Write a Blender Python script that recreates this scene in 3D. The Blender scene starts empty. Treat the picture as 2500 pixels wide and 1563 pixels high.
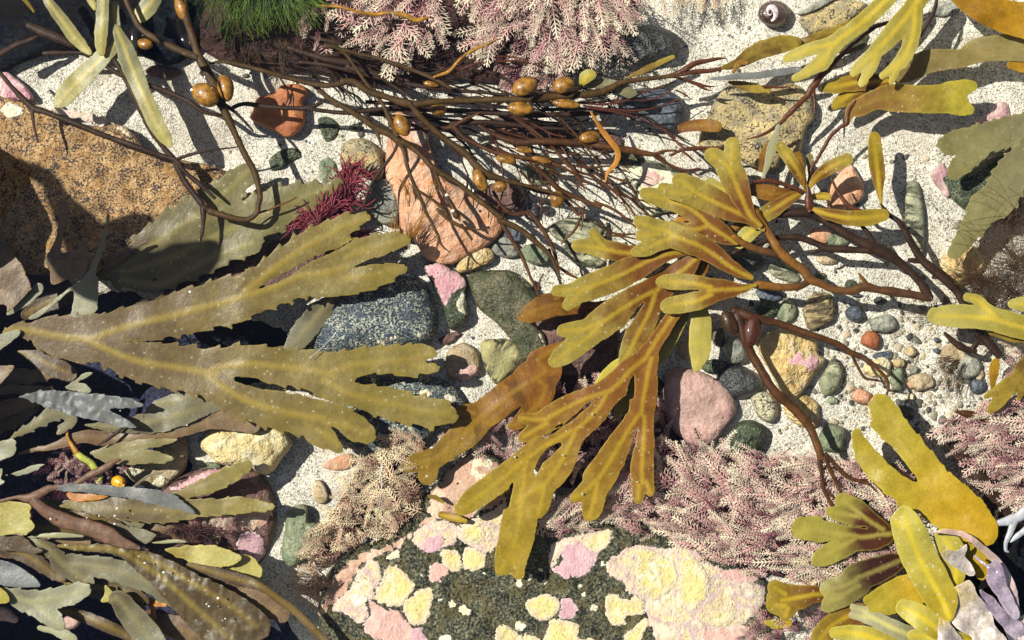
import bpy, math, random
import numpy as np
from mathutils import Vector

# ---------------------------------------------------------------- units: lengths below are in fifths of a millimetre
S = 0.0002          # one unit of the drawing is 0.2 mm, the pool floor shown is half a metre wide
H = 3500.0          # camera height above the sand
CX, CY = 1250.0, 781.5
rnd = random.Random(11)
REG = {'A': (0, 0, 2.846), 'B': (800, 0, 2.846), 'C': (1650, 0, 2.846), 'D': (0, 500, 2.846), 'E': (800, 500, 2.846),
       'F': (1650, 500, 2.846), 'G': (0, 1033, 2.846), 'H': (800, 1033, 2.846), 'I': (1650, 1033, 2.846),
       'J': (1340, 320, 4.032), 'K': (1240, 600, 4.032), 'L': (1050, 920, 4.032), 'M': (0, 900, 4.838),
       'N': (0, 1200, 4.32), 'O': (1900, 1188, 4.032), 'P': (0, 0, 1.0)}
WATER = 150.0


def lines(s):
    """survey notes -> list of arrays (x, y, size)"""
    out, reg = [], REG['P']
    for chunk in s.split('|'):
        rows = []
        for tok in chunk.split():
            if tok in REG:
                reg = REG[tok]
                continue
            v = [float(q) for q in tok.split(',')]
            x, y = reg[0] + v[0] / reg[2], reg[1] + v[1] / reg[2]
            w = v[2] / reg[2] if len(v) > 2 else (rows[-1][2] if rows else 6.0)
            rows.append((x, y, w))
        if rows:
            out.append(np.array(rows))
    return out


def world(x, y, z):
    k = (H - z) / H
    return np.stack([(x - CX) * S * k, -(y - CY) * S * k, z * S + 0 * x], -1)


# ---------------------------------------------------------------- noise
def _h(ix, iy, seed):
    n = (ix.astype(np.int64) * 374761393 + iy.astype(np.int64) * 668265263 + seed * 974634541) & 0xffffffff
    n = ((n ^ (n >> 13)) * 1274126177) & 0xffffffff
    n = n ^ (n >> 16)
    return n / 4294967296.0


def vnoise(x, y, seed=0):
    x, y = np.asarray(x, float), np.asarray(y, float)
    ix, iy = np.floor(x), np.floor(y)
    fx, fy = x - ix, y - iy
    fx, fy = fx * fx * (3 - 2 * fx), fy * fy * (3 - 2 * fy)
    a, b = _h(ix, iy, seed), _h(ix + 1, iy, seed)
    c, d = _h(ix, iy + 1, seed), _h(ix + 1, iy + 1, seed)
    return (a + (b - a) * fx) * (1 - fy) + (c + (d - c) * fx) * fy


def fbm(x, y, seed=0, octs=4):
    v, amp, tot = 0, 1.0, 0
    for o in range(octs):
        v = v + amp * (vnoise(x * 2 ** o, y * 2 ** o, seed + o * 17) * 2 - 1)
        tot += amp
        amp *= .5
    return v / tot


def smooth_line(p, n=6):
    """Catmull-Rom through the rows of p"""
    p = np.asarray(p, float)
    if len(p) < 3:
        t = np.linspace(0, 1, n + 1)[:, None]
        return p[0] * (1 - t) + p[-1] * t
    q = np.vstack([2 * p[0] - p[1], p, 2 * p[-1] - p[-2]])
    out = []
    for i in range(1, len(q) - 2):
        a, b, c, d = q[i - 1], q[i], q[i + 1], q[i + 2]
        for k in range(n):
            t = k / n
            out.append(.5 * (2 * b + (c - a) * t + (2 * a - 5 * b + 4 * c - d) * t * t + (3 * b - a - 3 * c + d) * t ** 3))
    out.append(q[-2])
    out = np.array(out)
    out[:, 2:] = np.maximum(out[:, 2:], .4) if out.shape[1] == 3 else out[:, 2:]
    return out


# ---------------------------------------------------------------- linking
def put(o):
    bpy.context.scene.collection.objects.link(o)
    return o


def mesh_data(name, verts, faces, attrs=None, smooth=True):
    me = bpy.data.meshes.new(name)
    me.from_pydata([tuple(v) for v in verts], [], faces)
    if smooth:
        me.polygons.foreach_set('use_smooth', [True] * len(me.polygons))
    for k, a in (attrs or {}).items():
        at = me.attributes.new(k, 'FLOAT', 'POINT')
        at.data.foreach_set('value', np.ascontiguousarray(a, dtype=np.float32))
    me.update()
    return me


def tag(o, label=None, cat=None, group=None, kind=None):
    if label: o['label'] = label
    if cat: o['category'] = cat
    if group: o['group'] = group
    if kind: o['kind'] = kind
    return o


def thing(name, label, cat, x, y, z=0, group=None):
    o = put(bpy.data.objects.new(name, None))
    o.empty_display_size = .005
    w = world(np.array(float(x)), np.array(float(y)), float(z))
    o.location = Vector(w)
    return tag(o, label, cat, group)


def build(name, W, faces, mat, parent=None, attrs=None, smooth=True, solid=0.0):
    """one mesh object from world positions; its origin is its thing's origin (or its own base)"""
    W = np.asarray(W, float)
    if parent is not None:
        root = parent
        while root.parent is not None: root = root.parent
        org = np.array(root.location)
    else:
        org = np.array([W[:, 0].mean(), W[:, 1].mean(), W[:, 2].min()])
    o = bpy.data.objects.new(name, mesh_data(name, W - org, faces, attrs, smooth))
    if parent is None:
        o.location = org
    else:
        o.parent = parent
    put(o)
    if mat: o.data.materials.append(mat)
    if solid:
        m = o.modifiers.new('thickness', 'SOLIDIFY')
        m.thickness = solid * S
        m.offset = -1
    return o


# ---------------------------------------------------------------- outline mesher (marching squares on a distance field)
def field_mesh(fn, box, step, far=0):
    x0, y0, x1, y1 = box
    xs, ys = np.arange(x0, x1 + step, step), np.arange(y0, y1 + step, step)
    if far:
        g = far * np.linspace(0, 1, 40)[1:] ** 2.2
        xs, ys = (np.concatenate([v[0] - g[::-1], v, v[-1] + g]) for v in (xs, ys))
    X, Y = np.meshgrid(xs, ys)
    D, at = fn(X, Y)
    ins = D < 0
    ny, nx = D.shape
    idx = -np.ones(D.shape, int)
    jj, ii = np.nonzero(ins)
    idx[jj, ii] = np.arange(len(jj))
    px, py = list(X[jj, ii]), list(Y[jj, ii])
    A = {k: list(v[jj, ii]) for k, v in at.items()}
    c = ins[:-1, :-1].astype(int) + ins[:-1, 1:] + ins[1:, 1:] + ins[1:, :-1]
    fj, fi = np.nonzero(c == 4)
    faces = np.stack([idx[fj, fi], idx[fj + 1, fi], idx[fj + 1, fi + 1], idx[fj, fi + 1]], -1).tolist()
    ed = {}

    def cut(j0, i0, j1, i1):
        k = (j0, i0, j1, i1) if (j0, i0) < (j1, i1) else (j1, i1, j0, i0)
        if k not in ed:
            a, b = D[k[0], k[1]], D[k[2], k[3]]
            t = min(.95, max(.05, a / (a - b)))
            ed[k] = len(px)
            px.append(X[k[0], k[1]] * (1 - t) + X[k[2], k[3]] * t)
            py.append(Y[k[0], k[1]] * (1 - t) + Y[k[2], k[3]] * t)
            for q, v in at.items():
                A[q].append(v[k[0], k[1]] * (1 - t) + v[k[2], k[3]] * t)
        return ed[k]
    for j, i in zip(*np.nonzero((c > 0) & (c < 4))):
        cs = [(j, i), (j + 1, i), (j + 1, i + 1), (j, i + 1)]
        poly = []
        for q in range(4):
            a, b = cs[q], cs[(q + 1) % 4]
            if ins[a]: poly.append(int(idx[a]))
            if ins[a] != ins[b]: poly.append(cut(*a, *b))
        if len(poly) >= 3: faces.append(poly)
    return np.array(px), np.array(py), {k: np.array(v) for k, v in A.items()}, faces


def branch_field(brs, serr=0.0, period=22.0, k=5.0, seed=0, rough=1.2):
    def fn(X, Y):
        D = np.full(X.shape, 1e6)
        M = np.full(X.shape, 1e6)
        for bi, br in enumerate(brs):
            Db = np.full(X.shape, 1e6)
            Sb, Side, Rb = np.zeros(X.shape), np.zeros(X.shape, bool), np.ones(X.shape)
            s0 = rnd.random() * period
            for a, b in zip(br[:-1], br[1:]):
                vx, vy = b[0] - a[0], b[1] - a[1]
                L2 = vx * vx + vy * vy + 1e-9
                t = np.clip(((X - a[0]) * vx + (Y - a[1]) * vy) / L2, 0, 1)
                dx, dy = X - a[0] - t * vx, Y - a[1] - t * vy
                dist = np.hypot(dx, dy)
                r = (a[2] + (b[2] - a[2]) * t) * .5
                if serr:
                    L = math.sqrt(L2)
                    up = dist - r < Db
                    Sb = np.where(up, s0 + t * L, Sb)
                    Side = np.where(up, (dx * vy - dy * vx) > 0, Side)
                    Rb = np.where(up, r, Rb)
                    s0 += L
                Db = np.minimum(Db, dist - r)
                M = np.minimum(M, dist + np.where(dist > r * 1.05, 6, 0))
            if serr:
                w = (Sb + Side * period * .43) / period + .25 * fbm(Sb / period / 2, Sb * 0 + bi, seed + 8, 2)
                j = _h(np.floor(w), np.floor(w) * 0 + bi, seed + 5)
                ph = np.clip((w % 1 - .35 * j) / (1 - .35 * j), 0, 1)
                Db = Db - serr * (.3 + .9 * j) * (ph ** 1.5 - .4) * np.clip(Rb / 14, 0, 1)
            h = np.clip(.5 + .5 * (Db - D) / k, 0, 1)
            D = Db * (1 - h) + D * h - k * h * (1 - h)
        D = D + rough * fbm(X / 16, Y / 16, seed + 3, 2)
        return D, {'m': M, 'e': -D}
    return fn


def poly_field(p, seed=0, rough=2.0, rscale=14.0):
    p = np.asarray(p)[:, :2]

    def fn(X, Y):
        D = np.full(X.shape, 1e6)
        ins = np.zeros(X.shape, bool)
        for a, b in zip(p, np.roll(p, -1, 0)):
            vx, vy = b[0] - a[0], b[1] - a[1]
            t = np.clip(((X - a[0]) * vx + (Y - a[1]) * vy) / (vx * vx + vy * vy + 1e-9), 0, 1)
            D = np.minimum(D, np.hypot(X - a[0] - t * vx, Y - a[1] - t * vy))
            ins ^= ((a[1] > Y) != (b[1] > Y)) & (X < vx * (Y - a[1]) / (vy + 1e-12) + a[0])
        D = np.where(ins, -D, D) + rough * fbm(X / rscale, Y / rscale, seed, 3) + (rough * .55 * fbm(X / 5, Y / 5, seed + 2, 2) if rough > 3 else 0)
        return D, {'m': -D * 0 + 50, 'e': -D}
    return fn


def round_poly(p, n=5):
    p = np.asarray(p)
    q = np.vstack([p[-1:], p, p[:2]])
    out = []
    for i in range(1, len(p) + 1):
        a, b, c, d = q[i - 1], q[i], q[i + 1], q[i + 2]
        for k in range(n):
            t = k / n
            out.append(.5 * (2 * b + (c - a) * t + (2 * a - 5 * b + 4 * c - d) * t * t + (3 * b - a - 3 * c + d) * t ** 3))
    return np.array(out)


_seed = [100]


def blade(data, mat, z0, z1, parent=None, name='blade', serr=0.0, period=22.0, step=4.0, wave=7.0, wl=90.0, thick=1.3,
          poly=False, rough=1.9, zf=None, k=3.0, crumple=0.0, cuts='', ws=1.0):
    """a flat branching blade: outline, raised midrib, gentle waves; attributes t (root to tip), m (from midrib), e (from edge)"""
    _seed[0] += 7
    sd = _seed[0]
    brs = lines(data)
    if poly:
        p = round_poly(brs[0][:, :2], 4)
        fn = poly_field(p, sd, rough)
        allp, pad = p, 8
        root = brs[0][0]
    else:
        brs = [smooth_line(b, 5) * (1, 1, ws) for b in brs]
        fn0 = branch_field(brs, serr, period, k, sd, rough)
        fn = fn0
        if cuts:
            cfn = branch_field([smooth_line(b, 5) for b in lines(cuts)], serr * .5, period, 2.0, sd + 1, rough)

            def fn(X, Y):
                D, at = fn0(X, Y)
                D = np.maximum(D, -cfn(X, Y)[0])
                at['e'] = -D
                return D, at
        allp = np.vstack(brs)
        pad = max(b[:, 2].max() for b in brs) * .5 + 12
        root = brs[0][0]
    box = (allp[:, 0].min() - pad, allp[:, 1].min() - pad, allp[:, 0].max() + pad, allp[:, 1].max() + pad)
    x, y, at, faces = field_mesh(fn, box, step)
    d = np.hypot(x - root[0], y - root[1])
    t = d / d.max()
    z = z0 + (z1 - z0) * t + 1.5 * wave * fbm(x / wl, y / wl, sd, 2) + .5 * np.exp(-(at['m'] / 7) ** 2)
    z = z - .5 * np.exp(-np.maximum(at['e'], 0) / 5)
    if crumple:
        z = z + crumple * (np.abs(fbm(x / 34, y / 60, sd + 1, 3)) * 2 + .5 * fbm(x / 14, y / 14, sd + 2, 2))
    if zf is not None: z = z + zf(x, y)
    at['t'] = t
    return build(name, world(x, y, z), faces, mat, parent, at, True, thick)


# ---------------------------------------------------------------- tubes and bladders
def tube_geo(path, sides=8, flat=.8):
    """path rows: x, y, z, r"""
    p = np.asarray(path, float)
    n = len(p)
    tg = np.gradient(p[:, :3], axis=0)
    tg /= np.linalg.norm(tg, axis=1)[:, None] + 1e-9
    up = np.array([0, 0, 1.0])
    sd = np.cross(tg, up)
    sd /= np.linalg.norm(sd, axis=1)[:, None] + 1e-9
    nu = np.cross(sd, tg)
    V = []
    for q in range(sides):
        a = 2 * math.pi * q / sides
        V.append(p[:, :3] + (sd * math.cos(a) + nu * math.sin(a) * flat) * p[:, 3:4])
    V = np.stack(V, 1).reshape(-1, 3)
    F = []
    for i in range(n - 1):
        for q in range(sides):
            r = (q + 1) % sides
            F.append((i * sides + q, i * sides + r, (i + 1) * sides + r, (i + 1) * sides + q))
    F.append(tuple(range(sides)))
    F.append(tuple((n - 1) * sides + q for q in reversed(range(sides))))
    return V, F


class Acc:
    def __init__(self):
        self.V, self.F, self.A, self.n = [], [], [], 0

    def add(self, V, F, a=None):
        self.V.append(V)
        self.F += [tuple(i + self.n for i in f) for f in F]
        self.A.append(np.zeros(len(V)) if a is None else a)
        self.n += len(V)

    def done(self, name, mat, parent=None, smooth=True):
        V = np.vstack(self.V)
        return build(name, world(V[:, 0], V[:, 1], V[:, 2]), self.F, mat, parent, {'t': np.concatenate(self.A)}, smooth)


def stems(data, mat, z=120, parent=None, name='stipe', wob=6.0, flat=.6, dz=0):
    acc = Acc()
    for li, b in enumerate(lines(data)):
        _seed[0] += 3
        p = smooth_line(b, 6)
        s = np.concatenate([[0], np.cumsum(np.hypot(*np.diff(p[:, :2], axis=0).T))])
        zz = z + wob * fbm(p[:, 0] / 80, p[:, 1] / 80, 77, 2) + dz * s / max(s[-1], 1)
        r = p[:, 2] * .5 * (1 + .1 * fbm(s / 14, s * 0 + li, _seed[0], 2))
        jx = 1.0 * fbm(s / 18, s * 0 + li, _seed[0] + 1, 2)
        r = r * (1 + .16 * np.maximum(fbm(s / 30, s * 0 + 5 * li, _seed[0] + 2, 2), -.4))
        path = np.stack([p[:, 0] + jx, p[:, 1] + jx, zz, np.maximum(r * 1.38, .9)], -1)
        # rounded ends
        for end in (0, -1):
            e = path[end].copy()
            nb = path[1 if end == 0 else -2]
            dirv = e[:3] - nb[:3]
            dirv /= np.linalg.norm(dirv) + 1e-9
            e2 = e.copy(); e2[:3] += dirv * e[3] * .7; e2[3] = e[3] * .45
            path = np.vstack([e2, path]) if end == 0 else np.vstack([path, e2])
        V, F = tube_geo(path, 8, flat)
        acc.add(V, F, np.repeat(np.linspace(0, 1, len(path)), 8))
    return acc.done(name, mat, parent)


def ball_geo(x, y, z, a, b, c, ang=0, nu=20, nv=14, dent=.05, seed=0):
    V, F = [], []
    ca, sa = math.cos(ang), math.sin(ang)
    for j in range(nv + 1):
        ph = math.pi * j / nv
        for i in range(nu):
            th = 2 * math.pi * i / nu
            u, v, w = math.sin(ph) * math.cos(th), math.sin(ph) * math.sin(th), math.cos(ph)
            k = 1 + dent * math.sin(3 * u + seed) * math.cos(2.3 * v + seed * 2) + dent * .6 * math.sin(5 * w + 4 * u + seed)
            X, Y = u * a * k, v * b * k
            V.append((x + X * ca - Y * sa, y + X * sa + Y * ca, z + w * c * k))
    for j in range(nv):
        for i in range(nu):
            r = (i + 1) % nu
            F.append((j * nu + i, j * nu + r, (j + 1) * nu + r, (j + 1) * nu + i))
    return np.array(V), F


def ball(spec, mat, z, parent=None, name='bladder', ang=0, c=None, dent=.05):
    """spec 'A x,y,a b' centre, half axes"""
    reg, xy, b = spec.split()
    p = lines(reg + ' ' + xy)[0][0]
    b = float(b) / REG[reg][2]
    V, F = ball_geo(p[0], p[1], z, p[2], b, c or min(p[2], b) * .85, math.radians(ang), dent=dent, seed=p[0])
    return build(name, world(V[:, 0], V[:, 1], V[:, 2]), F, mat, parent, {'t': np.zeros(len(V))})


# ---------------------------------------------------------------- stones
class Stone:
    def __init__(self, outline, zb, h, e=.6, amp=4.0, fr=40.0, seed=1, round_=True):
        p = round_poly(np.asarray(outline)[:, :2], 5) if round_ else np.asarray(outline)[:, :2]
        self.c = (p.min(0) + p.max(0)) / 2 * .4 + p.mean(0) * .6
        d = p - self.c
        th = np.arctan2(d[:, 1], d[:, 0])
        o = np.argsort(th)
        self.th, self.r = th[o], np.hypot(*d.T)[o]
        self.zb, self.h, self.e, self.amp, self.fr, self.seed = zb, h, e, amp, fr, seed

    def R(self, th):
        r = np.interp(th, self.th, self.r, period=2 * math.pi)
        return r * (1 + .025 * fbm(np.cos(th) * 3 + 7, np.sin(th) * 3 + 7, self.seed, 3))

    def nz(self, x, y):
        n = fbm(x / self.fr, y / self.fr, self.seed, 4)
        return self.amp * (n + .8 * np.abs(fbm(x / self.fr / 1.7 + 9, y / self.fr / 1.7, self.seed + 9, 2)))

    def z(self, x, y):
        d = np.hypot(x - self.c[0], y - self.c[1]) / self.R(np.arctan2(y - self.c[1], x - self.c[0]))
        return self.zb + self.h * np.maximum(1 - np.minimum(d, .999) ** (2 / self.e), 0) ** (self.e / 2) + self.nz(x, y)

    def mesh(self, name, mat, parent=None, nt=72, nr=26):
        V, F = [], []
        th = np.linspace(-math.pi, math.pi, nt, endpoint=False)
        R = self.R(th)
        for j in range(nr + 1):
            ph = math.radians(112) * j / nr + 1e-4
            s, c = math.sin(min(ph, math.pi / 2)) if ph <= math.pi / 2 else 1 - .12 * (ph - math.pi / 2), math.cos(ph)
            rho = s ** self.e
            zz = self.zb + self.h * math.copysign(abs(c) ** self.e, c)
            x, y = self.c[0] + R * rho * np.cos(th), self.c[1] + R * rho * np.sin(th)
            V.append(np.stack([x, y, zz + self.nz(x, y) * (1 if c > 0 else .3)], -1))
        V = np.vstack(V)
        for j in range(nr):
            for i in range(nt):
                r = (i + 1) % nt
                F.append((j * nt + i, (j + 1) * nt + i, (j + 1) * nt + r, j * nt + r))
        F.append(tuple(range(nt)))
        return build(name, world(V[:, 0], V[:, 1], V[:, 2]), F, mat, parent)


def blob(x, y, rx, ry, ang=0, n=9, jit=.16, r=None):
    r = r or rnd
    a0 = r.random() * 6
    out = []
    for i in range(n):
        a = a0 + 2 * math.pi * i / n
        k = 1 + (r.random() - .5) * 2 * jit
        u, v = rx * k * math.cos(a), ry * k * math.sin(a)
        ca, sa = math.cos(ang), math.sin(ang)
        out.append((x + u * ca - v * sa, y + u * sa + v * ca))
    return np.array(out)


# ---------------------------------------------------------------- hair and feathery fronds
def strand(acc, x, y, z, ang, length, w, curl=0.0, segs=5, dz=0.0, wig=.15):
    p = []
    a = ang
    for i in range(segs + 1):
        u = i / segs
        p.append((x, y, z + dz * u, max(w * (1 - u * .85), .35)))
        a += curl / segs + (rnd.random() - .5) * wig
        x += math.cos(a) * length / segs
        y += math.sin(a) * length / segs
    V, F = tube_geo(p, 3, 1.0)
    acc.add(V, F, np.repeat(np.linspace(0, 1, segs + 1), 3))
    return p


def spike(acc, x, y, z, dx, dy, dz, w, t0, t1):
    """three-sided joint: base triangle, blunt end"""
    l = math.hypot(dx, dy) + 1e-6
    nx, ny = -dy / l * w, dx / l * w
    V = [(x + nx, y + ny, z), (x - nx, y - ny, z), (x, y, z + w * 1.3)]
    k = .7
    V += [(x + dx + nx * k, y + dy + ny * k, z + dz), (x + dx - nx * k, y + dy - ny * k, z + dz), (x + dx * 1.04, y + dy * 1.04, z + dz + w * k * 1.3)]
    acc.add(np.array(V), [(0, 1, 4, 3), (1, 2, 5, 4), (2, 0, 3, 5), (3, 4, 5)], np.array([t0] * 3 + [t1] * 3))


def feather(acc, x, y, z, ang, length, size, tint=0.0, dz=0.0, lift=.0):
    """a jointed axis with opposite pairs of side branches, each again forked"""
    seg = size * .44
    n = max(4, int(length / seg))
    a = ang
    curl = (rnd.random() - .5) * .9 / n
    for i in range(n):
        u = i / n
        a += curl + (rnd.random() - .5) * .10
        dx, dy = math.cos(a) * seg, math.sin(a) * seg
        tt = min(1, max(0, .12 + .8 * u + tint))
        spike(acc, x, y, z, dx, dy, dz / n, size * .095, tt - .05, tt)
        if u > .12:
            L = size * (1.0 - .62 * u ** 2.2) * (.75 + .4 * rnd.random())
            for sgn in (-1, 1):
                b = a + sgn * (.72 + rnd.random() * .25)
                ex, ey = math.cos(b) * L, math.sin(b) * L
                ez = (rnd.random() - .25) * L * .5
                spike(acc, x, y, z, ex * .6, ey * .6, ez * .6, size * .058, tt, min(1, tt + .12))
                for s2 in (-.38, .30):
                    if rnd.random() < .8:
                        c = b + s2
                        spike(acc, x + ex * .55, y + ey * .55, z + ez * .55, math.cos(c) * L * .5, math.sin(c) * L * .5, ez * .4, size * .048, min(1, tt + .1), min(1, tt + .35))
        x, y, z = x + dx, y + dy, z + dz / n


def in_poly(x, y, p):
    r = False
    for a, b in zip(p, np.roll(p, -1, 0)):
        if (a[1] > y) != (b[1] > y) and x < (b[0] - a[0]) * (y - a[1]) / (b[1] - a[1] + 1e-12) + a[0]: r = not r
    return r


def tuft(name, label, area, dirs, n, length, size, mat, zlo, zhi, zf=None, spread=.5, tint=0.0, cat='seaweed', group='pink coralline seaweed tufts'):
    """dirs: list of (x, y, angle in degrees, picture sense: 0 right, 90 down) - nearest few are blended"""
    p = lines(area)[0][:, :2]
    acc = Acc()
    bx0, by0, bx1, by1 = *p.min(0), *p.max(0)
    D = [(a, b, math.cos(math.radians(c)), math.sin(math.radians(c))) for a, b, c in dirs]
    made = 0
    while made < n:
        x, y = bx0 + rnd.random() * (bx1 - bx0), by0 + rnd.random() * (by1 - by0)
        if not in_poly(x, y, p): continue
        cx = cy = 0
        for a, b, c, s in D:
            w = 1 / ((x - a) ** 2 + (y - b) ** 2 + 400)
            cx += c * w; cy += s * w
        ang = math.atan2(cy, cx) + rnd.gauss(0, spread)
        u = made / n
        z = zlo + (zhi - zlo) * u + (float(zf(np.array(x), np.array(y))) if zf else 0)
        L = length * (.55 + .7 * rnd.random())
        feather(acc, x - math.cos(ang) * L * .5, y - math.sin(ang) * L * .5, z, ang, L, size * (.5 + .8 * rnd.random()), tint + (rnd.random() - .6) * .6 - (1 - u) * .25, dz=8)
        made += 1
    o = acc.done(name, mat, None, False)
    tag(o, label, cat, group)
    return o


# ---------------------------------------------------------------- materials
class Mat:
    def __init__(self, name):
        self.m = bpy.data.materials.new(name)
        self.m.use_nodes = True
        self.t = self.m.node_tree
        self.t.nodes.clear()
        self.out = self.t.nodes.new('ShaderNodeOutputMaterial')

    def n(self, kind, ins=None, **props):
        nd = self.t.nodes.new('ShaderNode' + kind)
        for k, v in props.items(): setattr(nd, k, v)
        for k, v in (ins or {}).items():
            s = nd.inputs[k]
            if isinstance(v, bpy.types.NodeSocket): self.t.links.new(v, s)
            else: s.default_value = (*v, 1) if isinstance(v, tuple) and len(v) == 3 and s.type == 'RGBA' else v
        return nd

    def coords(self):
        tc = self.n('TexCoord')
        oi = self.n('ObjectInfo')
        off = self.n('Math', {0: oi.outputs['Random'], 1: 900.0}, operation='MULTIPLY')
        sc = self.n('VectorMath', {0: tc.outputs['Object'], 'Scale': 1 / S}, operation='SCALE')
        ad = self.n('VectorMath', {0: sc.outputs[0], 1: off.outputs[0]}, operation='ADD')
        self.co = ad.outputs[0]
        return self.co

    def noise(self, size, detail=4, rough=.55, dist=0.0):
        return self.n('TexNoise', {'Vector': self.co, 'Scale': 1 / size, 'Detail': detail, 'Roughness': rough, 'Distortion': dist}).outputs['Fac']

    def voro(self, size, out='Distance', feature='F1', rand=1.0):
        return self.n('TexVoronoi', {'Vector': self.co, 'Scale': 1 / size, 'Randomness': rand}, feature=feature).outputs[out]

    def remap(self, v, a, b, c=0.0, d=1.0, smooth=True):
        return self.n('MapRange', {'Value': v, 'From Min': a, 'From Max': b, 'To Min': c, 'To Max': d},
                      interpolation_type='SMOOTHSTEP' if smooth else 'LINEAR').outputs['Result']

    def mix(self, f, a, b, mode='MIX'):
        nd = self.n('Mix', None, data_type='RGBA', blend_type=mode)
        for s, v in ((nd.inputs[0], f), (nd.inputs[6], a), (nd.inputs[7], b)):
            if isinstance(v, bpy.types.NodeSocket): self.t.links.new(v, s)
            else: s.default_value = (*v, 1) if isinstance(v, tuple) else v
        return nd.outputs[2]

    def math(self, op, a, b=0.0):
        return self.n('Math', {0: a, 1: b}, operation=op).outputs[0]

    def attr(self, name):
        return self.n('Attribute', attribute_name=name).outputs['Fac']

    def bump(self, h, strength, dist):
        return self.n('Bump', {'Height': h, 'Strength': strength, 'Distance': dist * S}).outputs[0]

    def surface(self, sh):
        self.t.links.new(sh, self.out.inputs['Surface'])
        return self.m


def mul(c, k): return tuple(min(1, q * k) for q in c)


def m_stone(name, a, b, c, d, size=5.0, big=40.0, dark=.5, rough=.55, bump=.6, band=None, cut=.5, sharp=.07, spec=.3):
    """crystals of a and b, patches of c, dark mineral grains d; band=(spacing, angle) for layered rock"""
    M = Mat(name)
    M.coords()
    if band:
        rot = M.n('VectorRotate', {'Vector': M.co, 'Angle': math.radians(band[1])}, rotation_type='Z_AXIS').outputs[0]
        st = M.n('VectorMath', {0: rot, 1: (1.0, .14, 1.0)}, operation='MULTIPLY').outputs[0]
        w = M.n('TexNoise', {'Vector': st, 'Scale': 1 / band[0], 'Detail': 6.0, 'Roughness': .62, 'Distortion': .5}).outputs['Fac']
        f1 = M.remap(w, .42, .58)
    else:
        f1 = M.remap(M.noise(size, 5, .62), cut - sharp, cut + sharp)
    col = M.mix(f1, a, b)
    f2 = M.remap(M.noise(big, 5, .6, .4), .46, .62)
    col = M.mix(M.math('MULTIPLY', f2, .85), col, c)
    g = M.noise(size * .8, 3, .6)
    g2 = M.noise(size * 5, 4, .6)
    f3 = M.remap(M.math('ADD', g, M.math('MULTIPLY', M.math('SUBTRACT', g2, .5), .6)), .70 - .19 * dark, .76 - .19 * dark)
    col = M.mix(f3, col, d)
    tone = M.remap(M.noise(size * 9, 3), .3, .75, .72, 1.22)
    col = M.mix(1.0, col, M.n('CombineColor', {0: tone, 1: tone, 2: tone}).outputs[0], 'MULTIPLY')
    hb = M.math('ADD', M.noise(size * 1.6, 6, .65), M.math('MULTIPLY', M.noise(big * .6, 3), 2.0))
    p = M.n('BsdfPrincipled', {'Base Color': col, 'Roughness': rough, 'Specular IOR Level': spec, 'Normal': M.bump(hb, bump, size * 1.6)})
    return M.surface(p.outputs[0])


def m_frond(name, root, tip, rib, ribw=7.0, t0=.25, t1=.85, spots=.5, mott=.25, transl=.22, clear=0.0, rough=.42, spec=.35, coat=0.0, edge=.35, hairs=0.0, ribk=.85, blot=None, bump=.36, dot=.12):
    M = Mat(name)
    M.coords()
    tn = M.math('ADD', M.attr('t'), M.math('MULTIPLY', M.math('SUBTRACT', M.noise(60, 3), .5), .45))
    col = M.mix(M.remap(tn, t0, t1), root, tip)
    mo = M.math('ADD', M.math('MULTIPLY', M.noise(30, 4, .6), .6), M.math('MULTIPLY', M.noise(5, 3), .4))
    tone = M.remap(mo, .3, .7, 1 - mott, 1 + mott)
    col = M.mix(1.0, col, M.n('CombineColor', {0: tone, 1: tone, 2: tone}).outputs[0], 'MULTIPLY')
    if blot:
        col = M.mix(M.math('MULTIPLY', M.remap(M.noise(55, 4, .6, .6), .52, .66), .7), col, blot)
    mm = M.math('ADD', M.attr('m'), M.math('MULTIPLY', M.math('SUBTRACT', M.noise(8, 2), .5), ribw * .9))
    fr = M.math('MULTIPLY', M.remap(mm, 0, ribw * 1.5, 1, 0), M.remap(M.attr('t'), .55, 1, ribk, ribk * .45))
    col = M.mix(fr, col, rib)
    col = M.mix(M.remap(M.attr('e'), 0, 5, edge, 0), col, mul(mul(tip, 1.35), 1))
    sv = M.voro(17)
    sp = M.math('MULTIPLY', M.remap(sv, dot, dot + .08, 1, 0), M.remap(M.noise(70, 2), .4, .55))
    col = M.mix(M.math('MULTIPLY', sp, spots), col, (.62, .56, .36))
    if hairs:
        hv = M.remap(M.math('ABSOLUTE', M.math('SUBTRACT', M.noise(7, 3, .6, 2.5), .5)), .0, .022, 1, 0)
        col = M.mix(M.math('MULTIPLY', M.math('MULTIPLY', hv, M.remap(sv, .15, .5, 1, 0)), hairs), col, (.55, .49, .36))
    fine = M.voro(5.5)
    hb = M.math('ADD', M.math('ADD', M.noise(26, 4), M.math('MULTIPLY', sp, .12)), M.math('MULTIPLY', fine, .10))
    nm = M.bump(hb, bump, 5)
    p = M.n('BsdfPrincipled', {'Base Color': col, 'Roughness': rough, 'Specular IOR Level': spec, 'Normal': nm, 'Coat Weight': coat, 'Coat Roughness': .08})
    tr = M.n('BsdfTranslucent', {'Color': M.mix(1.0, col, (1, .9, .55), 'MULTIPLY'), 'Normal': nm})
    sh = M.n('MixShader', {0: transl, 1: p.outputs[0], 2: tr.outputs[0]}).outputs[0]
    if clear:
        tp = M.n('BsdfTransparent', {'Color': (.85, .72, .35)})
        sh = M.n('MixShader', {0: clear, 1: sh, 2: tp.outputs[0]}).outputs[0]
    return M.surface(sh)


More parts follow.
